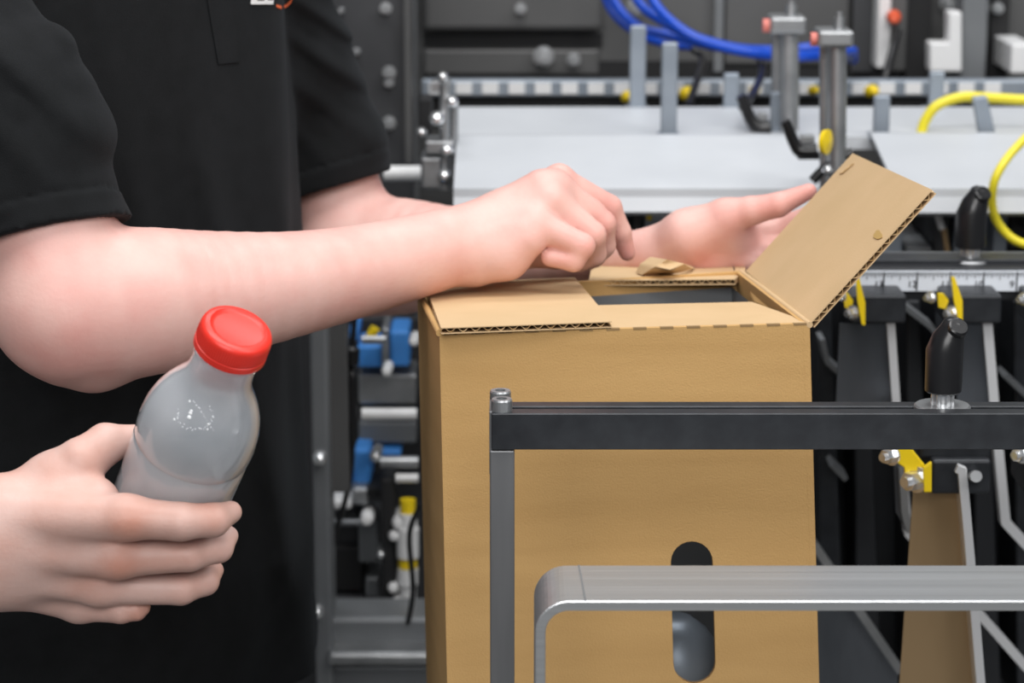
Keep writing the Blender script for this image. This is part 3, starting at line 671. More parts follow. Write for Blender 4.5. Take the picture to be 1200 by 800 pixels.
# perforation along the front fold
def f(bm):
    for k in range(14):
        x = 528 + k * 31.5; t = (x - 515) / 434
        q = [FL.lerp(FR, t - .018), FL.lerp(FR, t + .018)]
        dn = (FLb - FL).normalized()
        for s in (0,):
            prism(bm, [q[0] - nf * .0002 - dn * .0003, q[1] - nf * .0002 - dn * .0003, q[1] - nf * .0002 + dn * .0009, q[0] - nf * .0002 + dn * .0009], nf, .0030)
pf = part('perforation', M['perf'], f, box, label='row of short dark cuts along the fold')
pf['kind'] = 'stuff'
# ------------------------------------------------------------------ guard in front of the box
G = empty('guard_frame', P(588, 800, 1.30), 'black twin rail on a grey post standing in front of the box', 'guard rail')
xr = P(1400, 500, 1.30).x
part('front_rail', M['blackbar'], lambda bm: bbox(bm, (P(576, 500, 1.30).x, 1.30, P(600, 527, 1.30).z), (xr, 1.311, P(600, 484.5, 1.30).z)), G, bevel=.0006)
part('rear_rail', M['blackbar'], lambda bm: bbox(bm, (P(576, 500, 1.33).x, 1.327, P(600, 512, 1.327).z), (xr, 1.338, P(600, 476, 1.327).z)), G, bevel=.0006)
part('end_plate', M['steel_post'], lambda bm: bbox(bm, (P(573.5, 500, 1.31).x, 1.303, P(600, 556, 1.303).z), (P(577, 500, 1.31).x, 1.336, P(600, 482, 1.303).z)), G, bevel=.0005)
def f(bm): bbox(bm, (P(574, 600, 1.302).x, 1.302, zt), (P(603, 600, 1.302).x, 1.336, P(600, 528, 1.302).z))
part('post', M['steel_post'], f, G, bevel=.0008)
def f(bm): bbox(bm, (xr - .03, 1.302, 0), (xr, 1.336, P(600, 528, 1.302).z))
part('post', M['steel_post'], f, G)
for x, y, Y in ((588, 482, 1.307), (586.5, 472, 1.332)):
    def f(bm):
        c = P(x, y, Y); rr_ = mm(12.5, y, Y)
        lathe(bm, c - Vector((0, 0, .004)), (0, 0, 1), [(0, 0), (0, rr_), (.0105, rr_), (.0115, rr_ * .92), (.0115, rr_ * .5), (.0075, rr_ * .5), (.0075, 0)], 26)
    part('cap_screw', M['dull'], f, G, label='round socket head screw')
lever_knob('locking_lever', 1105, 477, 1.322, 1.0, 'glossy black clamp knob with steel stem standing on the black rail')
# ------------------------------------------------------------------ bent steel handle
def f(bm):
    Yf = 1.17; Yr = 1.228; s = mm(1, 700, Yf); th = 12.5 * s
    x0 = P(627, 700, Yf).x; x1 = P(1400, 700, Yf).x; zt_ = P(600, 704, Yf).z; ro = 40 * s
    outer = [Vector((x0, Yf, zt))]
    for k in range(13):
        a_ = math.pi - math.pi / 2 * k / 12; outer.append(Vector((x0 + ro + ro * math.cos(a_), Yf, zt_ - ro + ro * math.sin(a_))))
    outer.append(Vector((x1, Yf, zt_)))
    ri = ro - th
    inner_ = [Vector((x0 + th, Yf, zt))]
    for k in range(13):
        a_ = math.pi - math.pi / 2 * k / 12; inner_.append(Vector((x0 + ro + ri * math.cos(a_), Yf, zt_ - ro + ri * math.sin(a_))))
    inner_.append(Vector((x1, Yf, zt_ - th)))
    A = [bm.verts.new(p) for p in outer]; B = [bm.verts.new(p) for p in inner_]
    dv = Vector((0, Yr - Yf, 0)); A2 = [bm.verts.new(p + dv) for p in outer]; B2 = [bm.verts.new(p + dv) for p in inner_]
    for i in range(len(A) - 1):
        bm.faces.new((A[i], A[i + 1], B[i + 1], B[i])); bm.faces.new((A2[i], A2[i + 1], B2[i + 1], B2[i]))
        bm.faces.new((A[i], A[i + 1], A2[i + 1], A2[i])); bm.faces.new((B[i], B[i + 1], B2[i + 1], B2[i]))
    bm.faces.new((A[0], B[0], B2[0], A2[0])); bm.faces.new((A[-1], B[-1], B2[-1], A2[-1]))
hd = empty('steel_bracket', P(640, 800, 1.2), 'bent brushed steel flat bar with a rounded corner, nearest the camera', 'bracket')
hb = part('bar', M['steel'], f, hd, bevel=.0007)
for p in hb.data.polygons: p.use_smooth = False
part('seam', M['midgrey'], lambda bm: prism(bm, [Vector((P(x, 690, 1.2).x, Y, P(600, 704, 1.17).z + .0001)) for x, Y in ((683, 1.1705), (685, 1.1705), (681, 1.2275), (679, 1.2275))], (0, 0, 1), .0002), hd)
def f(bm): bbox(bm, (P(1380, 700, 1.17).x, 1.17, 0), (P(1400, 700, 1.17).x, 1.228, P(600, 716, 1.17).z))
part('leg', M['steel'], f, hd)

# ------------------------------------------------------------------ the bottle
CR, CU, CF = RX, U, F
ang = math.radians(26.0); tl = math.radians(35)
AX = (CR * (-math.sin(ang) * math.cos(tl)) + CU * (-math.cos(ang) * math.cos(tl)) + CF * math.sin(tl)).normalized()   # from cap down
TOP = P(279, 384, 1.235)
bt = empty('held_bottle', TOP + AX * .16, 'small milky plastic bottle with a red screw cap, held in the lower left hand', 'bottle')
prof = [(.006, 0), (.006, .0165), (.018, .0165), (.0185, .0178), (.0205, .0178), (.021, .0170), (.028, .0172), (.034, .0180), (.039, .0200), (.044, .0232), (.050, .0268), (.057, .0299), (.065, .0320), (.074, .0329),
        (.081, .0327), (.084, .0323), (.0850, .0319), (.0862, .0323), (.100, .0321), (.120, .0317), (.140, .0319), (.152, .0316), (.158, .0285), (.160, .022), (.160, 0)]
part('body', M['bottle'], lambda bm: lathe(bm, TOP, AX, prof, 72), bt, smooth=True)
lq = [(.030, 0), (.031, .0130)] + [(s, r - .0016) for s, r in prof if .033 < s < .153] + [(.157, .024), (.157, 0)]
CONT = part('contents', M['liquid'], lambda bm: lathe(bm, TOP, AX, lq, 64), bt, smooth=True, label='cloudy grey liquid')
def f(bm):
    lathe(bm, TOP, AX, [(.0012, 0), (.0012, .0125), (.0008, .0140), (-.0002, .0152), (.0001, .0172), (.0012, .0188), (.0030, .0195), (.0105, .0197), (.0108, .0193), (.0114, .0193), (.0117, .0198), (.0150, .0199), (.0155, .0190), (.0155, 0)], 72)
cap = part('cap', M['redcap'], f, bt, smooth=True, label='glossy red screw cap')
def f(bm):
    u, v = frame_of(AX)
    for k in range(90):
        a_ = math.tau * k / 90; d = u * math.cos(a_) + v * math.sin(a_)
        cyl(bm, TOP + AX * .0035 + d * .0194, TOP + AX * .0100 + d * .0196, .00028, n=5)
part('knurling', M['redcap'], f, cap)['kind'] = 'stuff'
# embossed dotted mark on the shoulder, its highlights painted as white dots
def bottle_hit(x, y, rad, far=False, s_ok=True):
    """distance along the sight line to the cylinder of that radius round the bottle axis"""
    d = ray(x, y).normalized(); oc = CAM - TOP
    dp = d - AX * d.dot(AX); op = oc - AX * oc.dot(AX)
    A_, B_, C_ = dp.dot(dp), 2 * dp.dot(op), op.dot(op) - rad * rad
    q = B_ * B_ - 4 * A_ * C_
    if q < 0: t = -B_ / (2 * A_)
    else: t = (-B_ + (math.sqrt(q) if far else -math.sqrt(q))) / (2 * A_)
    return CAM + d * t
def f(bm):
    rnd = random.Random(7)
    bo = bt.children[0]; tree = BVHTree.FromPolygons([v.co + bt.location for v in bo.data.vertices], [list(p.vertices) for p in bo.data.polygons])
    def dot(x, y, r):
        hit = tree.ray_cast(CAM, ray(x, y).normalized()); c = hit[0]; nrm = hit[1]
        if nrm.dot(CAM - c) < 0: nrm = -nrm
        m = Matrix.Translation(c) @ nrm.to_track_quat('Z', 'Y').to_matrix().to_4x4() @ Matrix.Diagonal((r, r, r * .45, 1))
        bmesh.ops.create_icosphere(bm, subdivisions=2, radius=1, matrix=m)
    for x, y, r in ((223, 484, 1.0), (221.5, 489, 1.1), (224, 481.5, .8), (204, 491.5, .8), (222, 470, .7), (244, 497, .6), (243, 503, .6)):
        dot(x, y, r * .0011)
    for k in range(34):
        a_ = math.radians(-35 + k * 7.2); x = 229 + 21 * math.cos(a_); y = 487 + 16 * math.sin(a_)
        dot(x + rnd.uniform(-1.5, 1.5), y + rnd.uniform(-2.5, 2.5), rnd.uniform(.00022, .00050))
    for k in range(16):
        dot(227 + k * 1.6 + rnd.uniform(-1, 1), 470 + k * 2.3 + rnd.uniform(-1, 1), rnd.uniform(.0002, .00045))
em = part('embossed_mark', new_mat('white_emboss_glints', (.9, .92, .94), .15, Coat_Weight=1), f, bt, smooth=True, label='embossed ring of dots, highlights painted white'); em['kind'] = 'stuff'
# ------------------------------------------------------------------ bodies grown from distance fields
def smin(a, b, k):
    if k <= 0: return np.minimum(a, b)
    h = np.clip(.5 + .5 * (b - a) / k, 0, 1); return b * (1 - h) + a * h - k * h * (1 - h)
class Cone:
    def __init__(s, a, b, ra, rb, flat=None, q=1.0):
        s.a = np.array(a, float); s.b = np.array(b, float); s.ra = ra; s.rb = rb
        s.n = None if flat is None else np.array(Vector(flat).normalized()); s.q = q
    def __call__(s, p):
        pa = p - s.a; ba = s.b - s.a; L = ba @ ba + 1e-12
        t = np.clip(pa @ ba / L, 0, 1); w_ = pa - t[:, None] * ba
        if s.n is not None: w_ = w_ + (w_ @ s.n)[:, None] * s.n * (s.q - 1)
        return np.sqrt((w_ * w_).sum(1)) - (s.ra + (s.rb - s.ra) * t)
    def cen(s): return (s.a + s.b) / 2, np.linalg.norm(s.b - s.a) / 2 + max(s.ra, s.rb)
class Chain:
    """smooth union of cones"""
    def __init__(s, prims, k): s.p = prims; s.k = k
    def __call__(s, p):
        d = s.p[0](p)
        for q in s.p[1:]: d = smin(d, q(p), s.k)
        return d
def flow(nodes_, per=5):
    """nodes resampled along a smooth curve, so that the limb has no bulges at them"""
    q = [Vector((*n_[0], n_[1])) for n_ in nodes_]; out = []
    for i in range(len(q) - 1):
        p0, p1, p2, p3 = q[max(i - 1, 0)], q[i], q[i + 1], q[min(i + 2, len(q) - 1)]
        for k in range(per):
            t = k / per; out.append(.5 * ((2 * p1) + (p2 - p0) * t + (2 * p0 - 5 * p1 + 4 * p2 - p3) * t * t + (3 * p1 - p0 - 3 * p2 + p3) * t ** 3))
    out.append(q[-1]); return [(Vector(v[:3]), v[3]) for v in out]
def seg(nodes_, flat=None, q=1.0):
    return [Cone(a[0], b[0], a[1], b[1], flat, q) for a, b in zip(nodes_, nodes_[1:])]
class Hand:
    def __init__(s, palm, fingers, kp=.008, kf=.0025, kw=.006):
        s.palm = Chain(palm, kp); s.f = [Chain(f_, kf) for f_ in fingers]; s.first = [f_[0] for f_ in fingers]; s.kw = kw
    def __call__(s, p):
        dp = s.palm(p); d = dp
        for f0, f_ in zip(s.first, s.f):
            d = smin(d, smin(smin(dp, f0(p), s.kw), f_(p), .0008), .0010)
        return d
def surface(fn, lo, hi, res, B=20, band=None):
    """sparse surface nets: only blocks near the zero set are sampled"""
    lo = np.array(lo, float); hi = np.array(hi, float)
    nb = np.ceil((hi - lo) / (res * B)).astype(int)
    g = np.stack(np.meshgrid(*[np.arange(k) for k in nb], indexing='ij'), -1).reshape(-1, 3)
    cen = lo + (g + .5) * B * res
    dist = fn(cen); half = B * res * math.sqrt(3) / 2
    act = g[np.abs(dist) < half * 1.35 + (band or 0)]
    o = np.arange(B + 1); og = np.stack(np.meshgrid(o, o, o, indexing='ij'), -1).reshape(-1, 3)
    big = 4096
    vid = []; vco = []; quads = []
    for b in act:
        base = b * B; P_ = lo + (base + og) * res; v = fn(P_).reshape(B + 1, B + 1, B + 1)
        neg = v < 0
        if neg.all() or not neg.any(): continue
        c = np.zeros((B, B, B), int)
        for dx in (0, 1):
            for dy in (0, 1):
                for dz in (0, 1): c += neg[dx:B + dx, dy:B + dy, dz:B + dz]
        ii = np.argwhere((c > 0) & (c < 8))
        acc = np.zeros((len(ii), 3)); cnt = np.zeros(len(ii))
        for ax in range(3):
            e = np.zeros(3, int); e[ax] = 1; o1, o2 = [k for k in range(3) if k != ax]
            for s1 in (0, 1):
                for s2 in (0, 1):
                    s_ = np.zeros(3, int); s_[o1] = s1; s_[o2] = s2
                    A = ii + s_; Bp = A + e
                    va = v[A[:, 0], A[:, 1], A[:, 2]]; vb = v[Bp[:, 0], Bp[:, 1], Bp[:, 2]]
                    m = (va < 0) != (vb < 0)
                    t = np.where(m, va / np.where(m, va - vb, 1), 0)
                    pt = A + t[:, None] * e
                    acc[m] += pt[m]; cnt[m] += 1
        vco.append(lo + (base + acc / cnt[:, None]) * res)
        G_ = ii + base; vid.append((G_[:, 0] * big + G_[:, 1]) * big + G_[:, 2])
        for ax in range(3):
            sl0 = [slice(0, B)] * 3; sl1 = [slice(0, B)] * 3; sl1[ax] = slice(1, B + 1)
            a0 = neg[tuple(sl0)]; a1 = neg[tuple(sl1)]; E_ = np.argwhere(a0 != a1)
            if not len(E_): continue
            flip = a0[E_[:, 0], E_[:, 1], E_[:, 2]]; E2 = E_ + base
            u_, w_ = (ax + 1) % 3, (ax + 2) % 3
            eu = np.zeros(3, int); eu[u_] = 1; ew = np.zeros(3, int); ew[w_] = 1
            q = np.stack([E2 - eu - ew, E2 - ew, E2, E2 - eu], 1)
            q[~flip] = q[~flip][:, ::-1]
            quads.append((q[:, :, 0] * big + q[:, :, 1]) * big + q[:, :, 2])
    vid = np.concatenate(vid); vco = np.concatenate(vco); quads = np.concatenate(quads)
    order = np.argsort(vid); vid = vid[order]; vco = vco[order]
    idx = np.searchsorted(vid, quads); idx = np.clip(idx, 0, len(vid) - 1)
    ok = (vid[idx] == quads).all(1); idx = idx[ok]
    me = bpy.data.meshes.new('body'); me.vertices.add(len(vco)); me.vertices.foreach_set('co', vco.ravel())
    me.loops.add(len(idx) * 4); me.loops.foreach_set('vertex_index', idx.ravel().astype(np.int32))
    me.polygons.add(len(idx)); me.polygons.foreach_set('loop_start', np.arange(len(idx), dtype=np.int32) * 4)
    me.update(calc_edges=True); me.validate()
    print('surface', len(vco), 'verts', len(act), 'blocks')
    return me, vco
def redden(me, vco, spots):
    r = np.zeros(len(vco))
    for c, rad, amt in spots:
        d = np.linalg.norm(vco - np.array(c), axis=1); r = np.maximum(r, amt * np.exp(-(d / rad) ** 2))
    at = me.attributes.new('redness', 'FLOAT', 'POINT'); at.data.foreach_set('value', r)
def N(x, y, Y, rpx): return (P(x, y, Y), mm(rpx, y, Y))

# ---------------- person in the black polo shirt
PHI = math.radians(38)
TC = Vector((P(363, 400, 1.70).x - .169, 1.70, 0))
fr = Vector((math.cos(PHI), -math.sin(PHI), 0)); rt = Vector((-math.sin(PHI), -math.cos(PHI), 0))   # chest forward, his right
man = empty('person', (TC.x, TC.y, 0), 'person in a black polo shirt folding the box flaps with both hands', 'person')
# near (right) arm
shR = (TC + rt * .165 + Vector((0, 0, 1.455)), .058)
nearA = [shR, N(22, 140, 1.47, 73), N(70, 350, 1.44, 83)]
nearF = [N(84, 362, 1.44, 88), N(160, 354, 1.455, 88), N(240, 347, 1.48, 77), N(340, 333, 1.51, 62), N(430, 315, 1.55, 53), N(520, 291, 1.585, 47), N(560, 280, 1.60, 42)]
elbow_tip = Cone(P(95, 405, 1.45), P(110, 415, 1.45), mm(48, 400, 1.45), mm(44, 400, 1.45))
palmR = seg([N(545, 288, 1.60, 41), N(590, 262, 1.61, 34), N(636, 226, 1.61, 27)]) + seg([N(550, 275, 1.615, 33), N(655, 209, 1.635, 16)]) + \
        seg([N(550, 280, 1.60, 33), N(650, 218, 1.618, 17)]) + seg([N(550, 290, 1.59, 33), N(642, 238, 1.60, 18)]) + seg([N(550, 295, 1.585, 33), N(624, 262, 1.585, 19)]) + \
        seg([N(645, 236, 1.60, 19), N(680, 264, 1.604, 15)]) + seg([N(652, 222, 1.615, 16), N(694, 248, 1.625, 13)]) + seg([N(560, 303, 1.59, 30), N(592, 298, 1.585, 27), N(620, 280, 1.58, 20)]) + seg([N(570, 290, 1.64, 28), N(610, 290, 1.645, 24)])
fR = [seg([N(655, 210, 1.635, 16), N(714, 243, 1.648, 14.5), N(727, 272, 1.652, 12.5), N(735, 296, 1.655, 10)]),
      seg([N(651, 220, 1.618, 17), N(706, 262, 1.625, 15.5), N(708, 288, 1.632, 13), N(697, 303, 1.635, 11)]),
      seg([N(643, 240, 1.60, 17), N(694, 275, 1.602, 16), N(697, 298, 1.612, 13), N(680, 308, 1.617, 11)]),
      seg([N(628, 262, 1.585, 17), N(682, 288, 1.582, 15), N(672, 305, 1.582, 13), N(645, 301, 1.583, 11.5)]),
      seg([N(605, 292, 1.645, 21), N(650, 300, 1.655, 15), N(690, 306, 1.66, 11)])]
handR = Hand(palmR, fR)
# far (left) arm
shL = (TC - rt * .155 + Vector((0, 0, 1.455)), .052)
farA = [shL, N(366, 165, 1.88, 61), N(402, 290, 1.87, 68)]
farF = [N(406, 300, 1.87, 73), N(470, 300, 1.85, 68), N(540, 300, 1.82, 56), N(640, 300, 1.785, 42), N(720, 300, 1.755, 30), N(765, 296, 1.745, 27)]
palmL = seg([N(760, 297, 1.745, 27), N(810, 285, 1.74, 34), N(850, 268, 1.735, 33)]) + seg([N(775, 290, 1.74, 22), N(805, 275, 1.728, 27), N(852, 256, 1.722, 22)]) + \
        seg([N(780, 305, 1.745, 24), N(830, 300, 1.74, 24), N(868, 286, 1.738, 22)]) + seg([N(800, 285, 1.75, 26), N(880, 270, 1.75, 20)])
fL = [seg([N(850, 254, 1.722, 21), N(880, 247, 1.715, 17), N(912, 240, 1.71, 14.5), N(948, 224, 1.708, 9.5)]),
      seg([N(872, 272, 1.748, 17), N(915, 268, 1.745, 14.5), N(950, 252, 1.735, 12), N(978, 236, 1.722, 10)]),
      seg([N(872, 284, 1.745, 16), N(920, 284, 1.742, 14), N(955, 268, 1.732, 12), N(985, 250, 1.718, 10)]),
      seg([N(868, 292, 1.74, 16), N(918, 298, 1.735, 13), N(950, 284, 1.722, 12), N(975, 268, 1.712, 10)]),
      seg([N(860, 300, 1.735, 15), N(905, 312, 1.727, 12), N(932, 304, 1.717, 11), N(952, 292, 1.71, 9)])]
handL = Hand(palmL, fL)
tz = lambda z: TC + Vector((0, 0, z))
core = [Cone(tz(1.42) + rt * .12, tz(1.42) - rt * .12, .07, .07), Cone(tz(1.40), tz(1.0), .085, .08), Cone(tz(1.42), tz(1.57) + fr * .012, .06, .055),
        Cone(tz(1.05) + rt * .05, tz(1.05) - rt * .05, .085, .085)]
hc = tz(1.70) + fr * .03
head = [Cone(hc, hc + Vector((0, 0, .035)), .082, .080, rt, 1.12), Cone(hc + fr * .015 - Vector((0, 0, .02)), hc + fr * .045 - Vector((0, 0, .085)), .06, .034),
        Cone(hc + fr * .085 + Vector((0, 0, .01)), hc + fr * .105 - Vector((0, 0, .022)), .008, .013),
        Cone(hc + fr * .076 - Vector((0, 0, .052)) + rt * .014, hc + fr * .076 - Vector((0, 0, .052)) - rt * .014, .009, .009),
        Cone(hc + rt * .078 + Vector((0, 0, .012)), hc + rt * .08 - Vector((0, 0, .02)), .011, .009), Cone(hc - rt * .078 + Vector((0, 0, .012)), hc - rt * .08 - Vector((0, 0, .02)), .011, .009)]
limbs = [Chain(core + head, .02), Chain(seg(flow(nearA, 3)), .0004), Chain([Chain(seg(flow(nearF, 4)), .0004), elbow_tip], .014), Chain(seg(flow(farA, 3)), .0004), Chain(seg(flow(farF, 4)), .0004), handR, handL]
def man_fn(p):
    d = smin(limbs[0](p), limbs[1](p), .03); d = smin(d, limbs[3](p), .03)
    d = smin(d, limbs[2](p), .03)
    d = smin(d, limbs[4](p), .03)
    d = smin(d, handR(p), .006); d = smin(d, handL(p), .006)
    return d
def fast(fns_b, p):
    return None
# spheres around each limb let far blocks skip its field
def culled(parts, ks):
    """parts: list of (fn, centre, radius); far ones are left out for a block"""
    def g(p):
        c = p.mean(0); ext = np.abs(p - c).max() * 1.75 if len(p) < 20000 else 1e9
        d = None
        for (fn, cc, rr_), k in zip(parts, ks):
            if np.linalg.norm(c - cc) - rr_ - ext > .05 and len(p) < 20000 and ext < .1: continue
            v = fn(p); d = v if d is None else smin(d, v, k)
        return np.full(len(p), 1.0) if d is None else d
    return g
def ball(nodes_):
    q = np.array([list(n_[0]) for n_ in nodes_]); c = (q.min(0) + q.max(0)) / 2
    return c, np.linalg.norm(q - c, axis=1).max() + max(n_[1] for n_ in nodes_) + .03
def hball(h_):
    pr = h_.palm.p + [q for f_ in h_.f for q in f_.p]; q = np.array([x for c_ in pr for x in (c_.a, c_.b)]); c = (q.min(0) + q.max(0)) / 2
    return c, np.linalg.norm(q - c, axis=1).max() + .05
parts_m = [(limbs[0], np.array(tz(1.4)), .55), (limbs[1], *ball(nearA)), (limbs[3], *ball(farA)), (limbs[2], *ball(nearF)), (limbs[4], *ball(farF)), (handR, *hball(handR)), (handL, *hball(handL))]
gm = culled(parts_m, [.03, .03, .03, .012, .012, .006, .006])
lo = (TC.x - .35, 1.28, .93); hi = (P(1010, 250, 1.75).x, 2.1, 1.86)
me, vco = surface(gm, lo, hi, .0018)
redden(me, vco, [(P(652, 200, 1.62), .02, .35), (P(716, 240, 1.63), .014, .5), (P(735, 296, 1.65), .012, .6), (P(708, 265, 1.61), .012, .45), (P(690, 285, 1.57), .012, .45), (P(660, 305, 1.57), .012, .4),
                 (P(940, 225, 1.70), .02, .7), (P(905, 240, 1.70), .02, .45), (P(870, 265, 1.71), .02, .4), (P(100, 420, 1.40), .03, .30), (P(830, 300, 1.72), .025, .35)])
body = link_mesh('body', me, M['skin'], man, smooth=True)
# hair and eyes
def f(bm):
    bmesh.ops.create_uvsphere(bm, u_segments=32, v_segments=20, radius=1, matrix=Matrix.Translation(hc + Vector((0, 0, .045)) - fr * .018) @ Matrix.Rotation(-PHI, 4, 'Z') @ Matrix.Diagonal((.092, .084, .085, 1)))
part('hair', M['hair'], f, man, smooth=True)
for s_ in (-1, 1):
    part('eye', M['white'], lambda bm: bmesh.ops.create_uvsphere(bm, u_segments=16, v_segments=10, radius=.011, matrix=Matrix.Translation(hc + fr * .082 + rt * .031 * s_ + Vector((0, 0, .012)))), man, smooth=True)
# ---------------- polo shirt
def zr(z, zs, vs): return np.interp(z, zs, vs)
TCn = np.array(TC); frn = np.array(fr); rtn = np.array(rt)
def shirt_fn(p):
    q = p - TCn; z = p[:, 2]; u = q @ rtn; v = q @ frn
    a = zr(z, [.90, 1.0, 1.15, 1.3, 1.42, 1.50], [.196, .192, .188, .196, .196, .16]); b = zr(z, [.90, 1.0, 1.15, 1.3, 1.42, 1.50], [.130, .138, .134, .128, .118, .08])
    fold = .0085 * (.5 + .5 * np.cos(q[:, 0] * 118 + 1.9 * np.sin(z * 8 + q[:, 0] * 21) + 12 * (z - 1.3))) ** 2.2 * (.55 + .45 * np.sin(z * 11 + q[:, 0] * 17)) * np.clip((1.44 - z) * 4, .35, 1) - .002 + .0020 * np.sin(u * 40 + v * 60 + z * 14) + .0022 * np.sin((z * 48 + u * 22)) * np.clip((1.12 - z) * 6, 0, 1)
    rr_ = np.sqrt((u / a) ** 2 + (v / b) ** 2); d = (rr_ - 1) * np.minimum(a, b) * .9 - fold
    d = np.maximum(d, z - 1.50); d = np.maximum(d, (.900 + .012 * np.sin(u * 8)) - z)
    # sleeves
    for nodes_, tip, seed in ((nearA, P(75, 268, 1.44), 0), (farA, P(404, 214, 1.87), 2)):
        n0 = np.array(nodes_[0][0]); n1 = np.array(nodes_[1][0]); n2 = np.array(nodes_[2][0])
        end = np.array(tip); rA = nodes_[0][1] + .010; rM = nodes_[1][1]; 
        ax = (n2 - n1) / np.linalg.norm(n2 - n1); s = (p - end) @ ax          # positive past the hem
        s0 = np.array([0.0])
        c1 = Cone(n0, n1, rA, rM + .0090); c2 = Cone(n1, n2, rM + .0090, nodes_[2][1] + .0095)
        ds = smin(c1(p), c2(p), .02)
        t = (p - n0) @ ax
        w1 = .0048 * (.5 + .5 * np.cos(175 * (p[:, 2] + .9 * p[:, 0]) + seed + 2.2 * np.sin(p[:, 2] * 19 + p[:, 0] * 12))) ** 1.6 * np.clip(-s * 12, 0, 1) + .002 * np.sin(t * 60 - 90 * p[:, 2] * .3 + 40 * p[:, 0] + seed * 2)
        w1 = np.maximum(w1, -.001) + .001; hem = np.where(s > -.017, .0010, 0) - .0010 * np.exp(-((s + .0175) / .0016) ** 2)
        ds = ds - w1 - hem
        tilt = (p - end) @ (ax + HEMT[seed]) 
        ds = np.maximum(ds, tilt)
        hole = np.minimum(Cone(n1, n2, rM + .0015, nodes_[2][1] + .002)(p), 9)
        ds = np.maximum(ds, np.where(s > -.03, -hole, -1))
        d = smin(d, ds, .012)
    # neck opening
    nk = Cone(tz(1.46), tz(1.6) + fr * .02, .062, .075)(p); d = np.maximum(d, -nk)
    return d
HEMT = {0: np.array(RX) * 0.0, 2: np.array([0.0, 0, 0])}
me, sv = surface(shirt_fn, (TC.x - .36, 1.30, .89), (TC.x + .36, 2.12, 1.53), .0022)
shirt = link_mesh('polo_shirt', me, M['shirt'], man, smooth=True)
# things lying on the shirt front, found by looking along the sight lines
bv = BVHTree.FromPolygons([Vector(c) for c in sv], [list(p.vertices) for p in me.polygons])
def on_shirt(x, y, off=0):
    d = ray(x, y).normalized(); h_ = bv.ray_cast(CAM, d)
    return (h_[0] if h_[0] is not None else P(x, y, 1.6)) - d * off
def patch(bm, quad, off, nu=4, nv=12):
    (x0, y0), (x1, y1), (x2, y2), (x3, y3) = quad; g_ = []
    for j in range(nv + 1):
        t = j / nv; row = []
        for i in range(nu + 1):
            s = i / nu; x = (x0 + (x1 - x0) * s) * (1 - t) + (x3 + (x2 - x3) * s) * t; y = (y0 + (y1 - y0) * s) * (1 - t) + (y3 + (y2 - y3) * s) * t
            row.append((bm.verts.new(on_shirt(x, y, off)), bm.verts.new(on_shirt(x, y, off - .0018))))
        g_.append(row)
    for j in range(nv):
        for i in range(nu):
            for k in (0, 1): bm.faces.new((g_[j][i][k], g_[j][i + 1][k], g_[j + 1][i + 1][k], g_[j + 1][i][k]))
    for j in range(nv):
        for i in (0, nu): bm.faces.new((g_[j][i][0], g_[j + 1][i][0], g_[j + 1][i][1], g_[j][i][1]))
    for i in range(nu):
        for j in (0, nv): bm.faces.new((g_[j][i][0], g_[j][i + 1][0], g_[j][i + 1][1], g_[j][i][1]))
pk = part('placket', M['shirt'], lambda bm: patch(bm, ((238, -30), (268, -30), (280, 73), (256, 75)), .0016, 4, 20), shirt, smooth=False)
def f(bm):
    for q in (((296, -12), (303, -12), (301, 4), (294, 4)), ((294, 1), (309, 1), (308, 5), (294, 5)), ((311, -12), (324, -12), (322, -8), (310, -8)), ((309, 1), (321, 0), (320, 5), (308, 5)), ((312, -10), (316, -10), (313, 4), (309, 4)), ((326, -12), (341, -12), (340, -7), (325, -7))):
        patch(bm, q, .0016, 3, 3)
part('chest_lettering', M['white'], f, shirt, label='lower edge of white italic lettering')
def f(bm):
    pts = [(324, 5), (330, 7), (336, 5), (341, 0), (344, -8)]
    for (xa, ya_), (xb, yb_) in zip(pts, pts[1:]): patch(bm, ((xa, ya_), (xb, yb_), (xb, yb_ + 3.4), (xa, ya_ + 3.4)), .0018, 2, 2)
part('chest_swoosh', new_mat('orange_print', (.75, .14, .04), .6), f, shirt, label='orange curved stroke under the lettering')
# ---------------- trousers and shoes
def leg_fn(p):
    d = None
    for s_ in (-1, 1):
        hip = tz(.93) + rt * .085 * s_; kn = tz(.50) + rt * .10 * s_ + fr * .02; an = tz(.10) + rt * .11 * s_
        c_ = Chain([Cone(hip, kn, .088, .070), Cone(kn, an, .070, .060)], .02)(p); d = c_ if d is None else smin(d, c_, .01)
    q = p - TCn; w_ = (np.sqrt(((q @ rtn) / .165) ** 2 + ((q @ frn) / .110) ** 2) - 1) * .11
    w_ = np.maximum(np.maximum(w_, .84 - p[:, 2]), p[:, 2] - .99)
    d = smin(d, w_, .015) - .0012 * np.sin(p[:, 2] * 90 + p[:, 0] * 50)
    return np.maximum(d, .05 - p[:, 2])
me, _ = surface(leg_fn, (TC.x - .3, TC.y - .3, .03), (TC.x + .3, TC.y + .3, 1.02), .006)
link_mesh('jeans', me, M['denim'], man, smooth=True)
for s_ in (-1, 1):
    c = TC + rt * .11 * s_
    me, _ = surface(Chain([Cone(c + Vector((0, 0, .05)) - fr * .05, c + Vector((0, 0, .045)) + fr * .06, .045, .045), Cone(c + Vector((0, 0, .045)) + fr * .06, c + Vector((0, 0, .035)) + fr * .15, .045, .034)], .02),
                    (c.x - .25, c.y - .25, -.01), (c.x + .25, c.y + .25, .13), .005)
    for v in me.vertices: v.co.z = max(v.co.z, .001)
    link_mesh('shoe', me, M['shoe'], man, smooth=True)

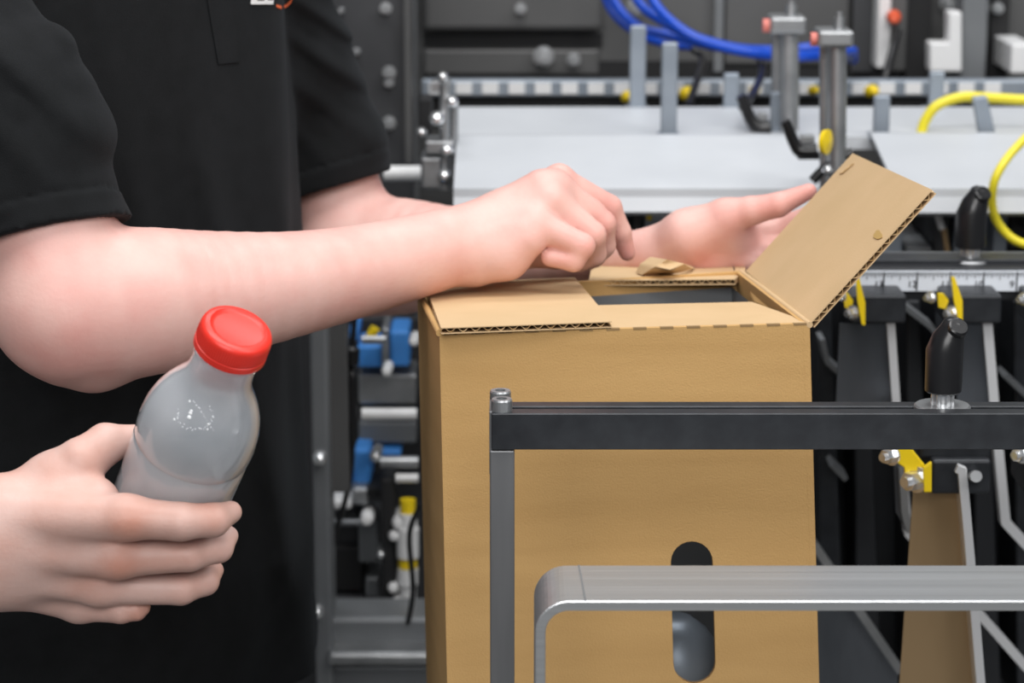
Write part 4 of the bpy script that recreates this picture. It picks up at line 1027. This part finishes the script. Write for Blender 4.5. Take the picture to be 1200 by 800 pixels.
# ---------------- the second person's hand holding the bottle
def BN(x, y, rpx, off=0.0, far=False, rb=.0319):
    r_ = rpx / FPX * 1.27; q = bottle_hit(x, y, rb + r_ + off, far); return (q, r_)
wr = Vector((0, 0, 0))
kn_i = BN(148, 606, 25, .002); kn_m = BN(136, 652, 25, .002); kn_r = BN(116, 686, 23, .002); kn_p = BN(92, 708, 20, .002)
Yw = kn_m[0].y
wI = N(-10, 602, Yw + .004, 38); wM = N(-20, 628, Yw + .002, 38); wR = N(-20, 652, Yw + .004, 36); wP = N(-10, 672, Yw + .008, 32)
tY = bottle_hit(150, 507, .032 + .007, True).y
thumb = [N(10, 602, Yw + .012, 38), N(62, 566, Yw + .020, 34), N(95, 542, (Yw + tY) / 2, 29), N(124, 520, tY - .006, 24), N(156, 513, tY + .002, 16)]
palm2 = seg([wI, kn_i]) + seg([wM, kn_m]) + seg([wR, kn_r]) + seg([wP, kn_p]) + seg(thumb[:2]) + seg([N(60, 590, Yw + .012, 33), N(112, 600, Yw + .006, 27)]) + seg([N(78, 574, Yw + .014, 28), N(112, 584, Yw + .008, 24)])
# palm side, between dorsum and bottle
f2 = [seg([kn_i, BN(212, 611, 22.5), BN(250, 609, 20, .001), BN(270, 600, 14, .001)]),
      seg([kn_m, BN(222, 650, 19.5), BN(256, 642, 17.5, .001), BN(267, 628, 13, .001)]),
      seg([kn_r, BN(212, 690, 19), BN(240, 681, 17, .001), BN(251, 668, 12, .001)]),
      seg([kn_p, BN(142, 714, 16.5), BN(160, 714, 13, .001), BN(168, 711, 9, .002)]),
      seg(thumb[1:])]
hand2 = Hand(palm2, f2, kp=.008, kw=.008)
armN = [N(-10, 638, Yw + .006, 58), N(-60, 640, Yw + .006, 62), N(-260, 640, Yw + .01, 78), N(-620, 640, Yw + .02, 95)]
arm2 = Chain(seg(armN, (0, 1, 0), 1.35), .03)
def h2(p): return smin(hand2(p), arm2(p), .02)
a_ = P(-640, 780, Yw); b_ = P(300, 470, Yw)
me, v2 = surface(culled([(hand2, *hball(hand2)), (arm2, *ball(armN))], [.02, .02]), (a_.x, Yw - .07, a_.z), (b_.x, Yw + .12, b_.z + .01), .0012)
redden(me, v2, [(kn_i[0] + Vector((0.004, -.010, .000)), .013, .75), (kn_m[0] + Vector((.004, -.010, -.002)), .012, .7), (kn_r[0], .012, .4), (BN(240, 605, 20)[0], .01, .4), (BN(255, 645, 18)[0], .01, .4), (BN(240, 690, 18)[0], .01, .45), (BN(164, 712, 12)[0], .01, .7)])
p2 = empty('person', P(-260, 740, Yw), 'person at the left edge of whom only the hand holding the bottle shows', 'person')
link_mesh('hand', me, M['skin2'], p2, smooth=True)
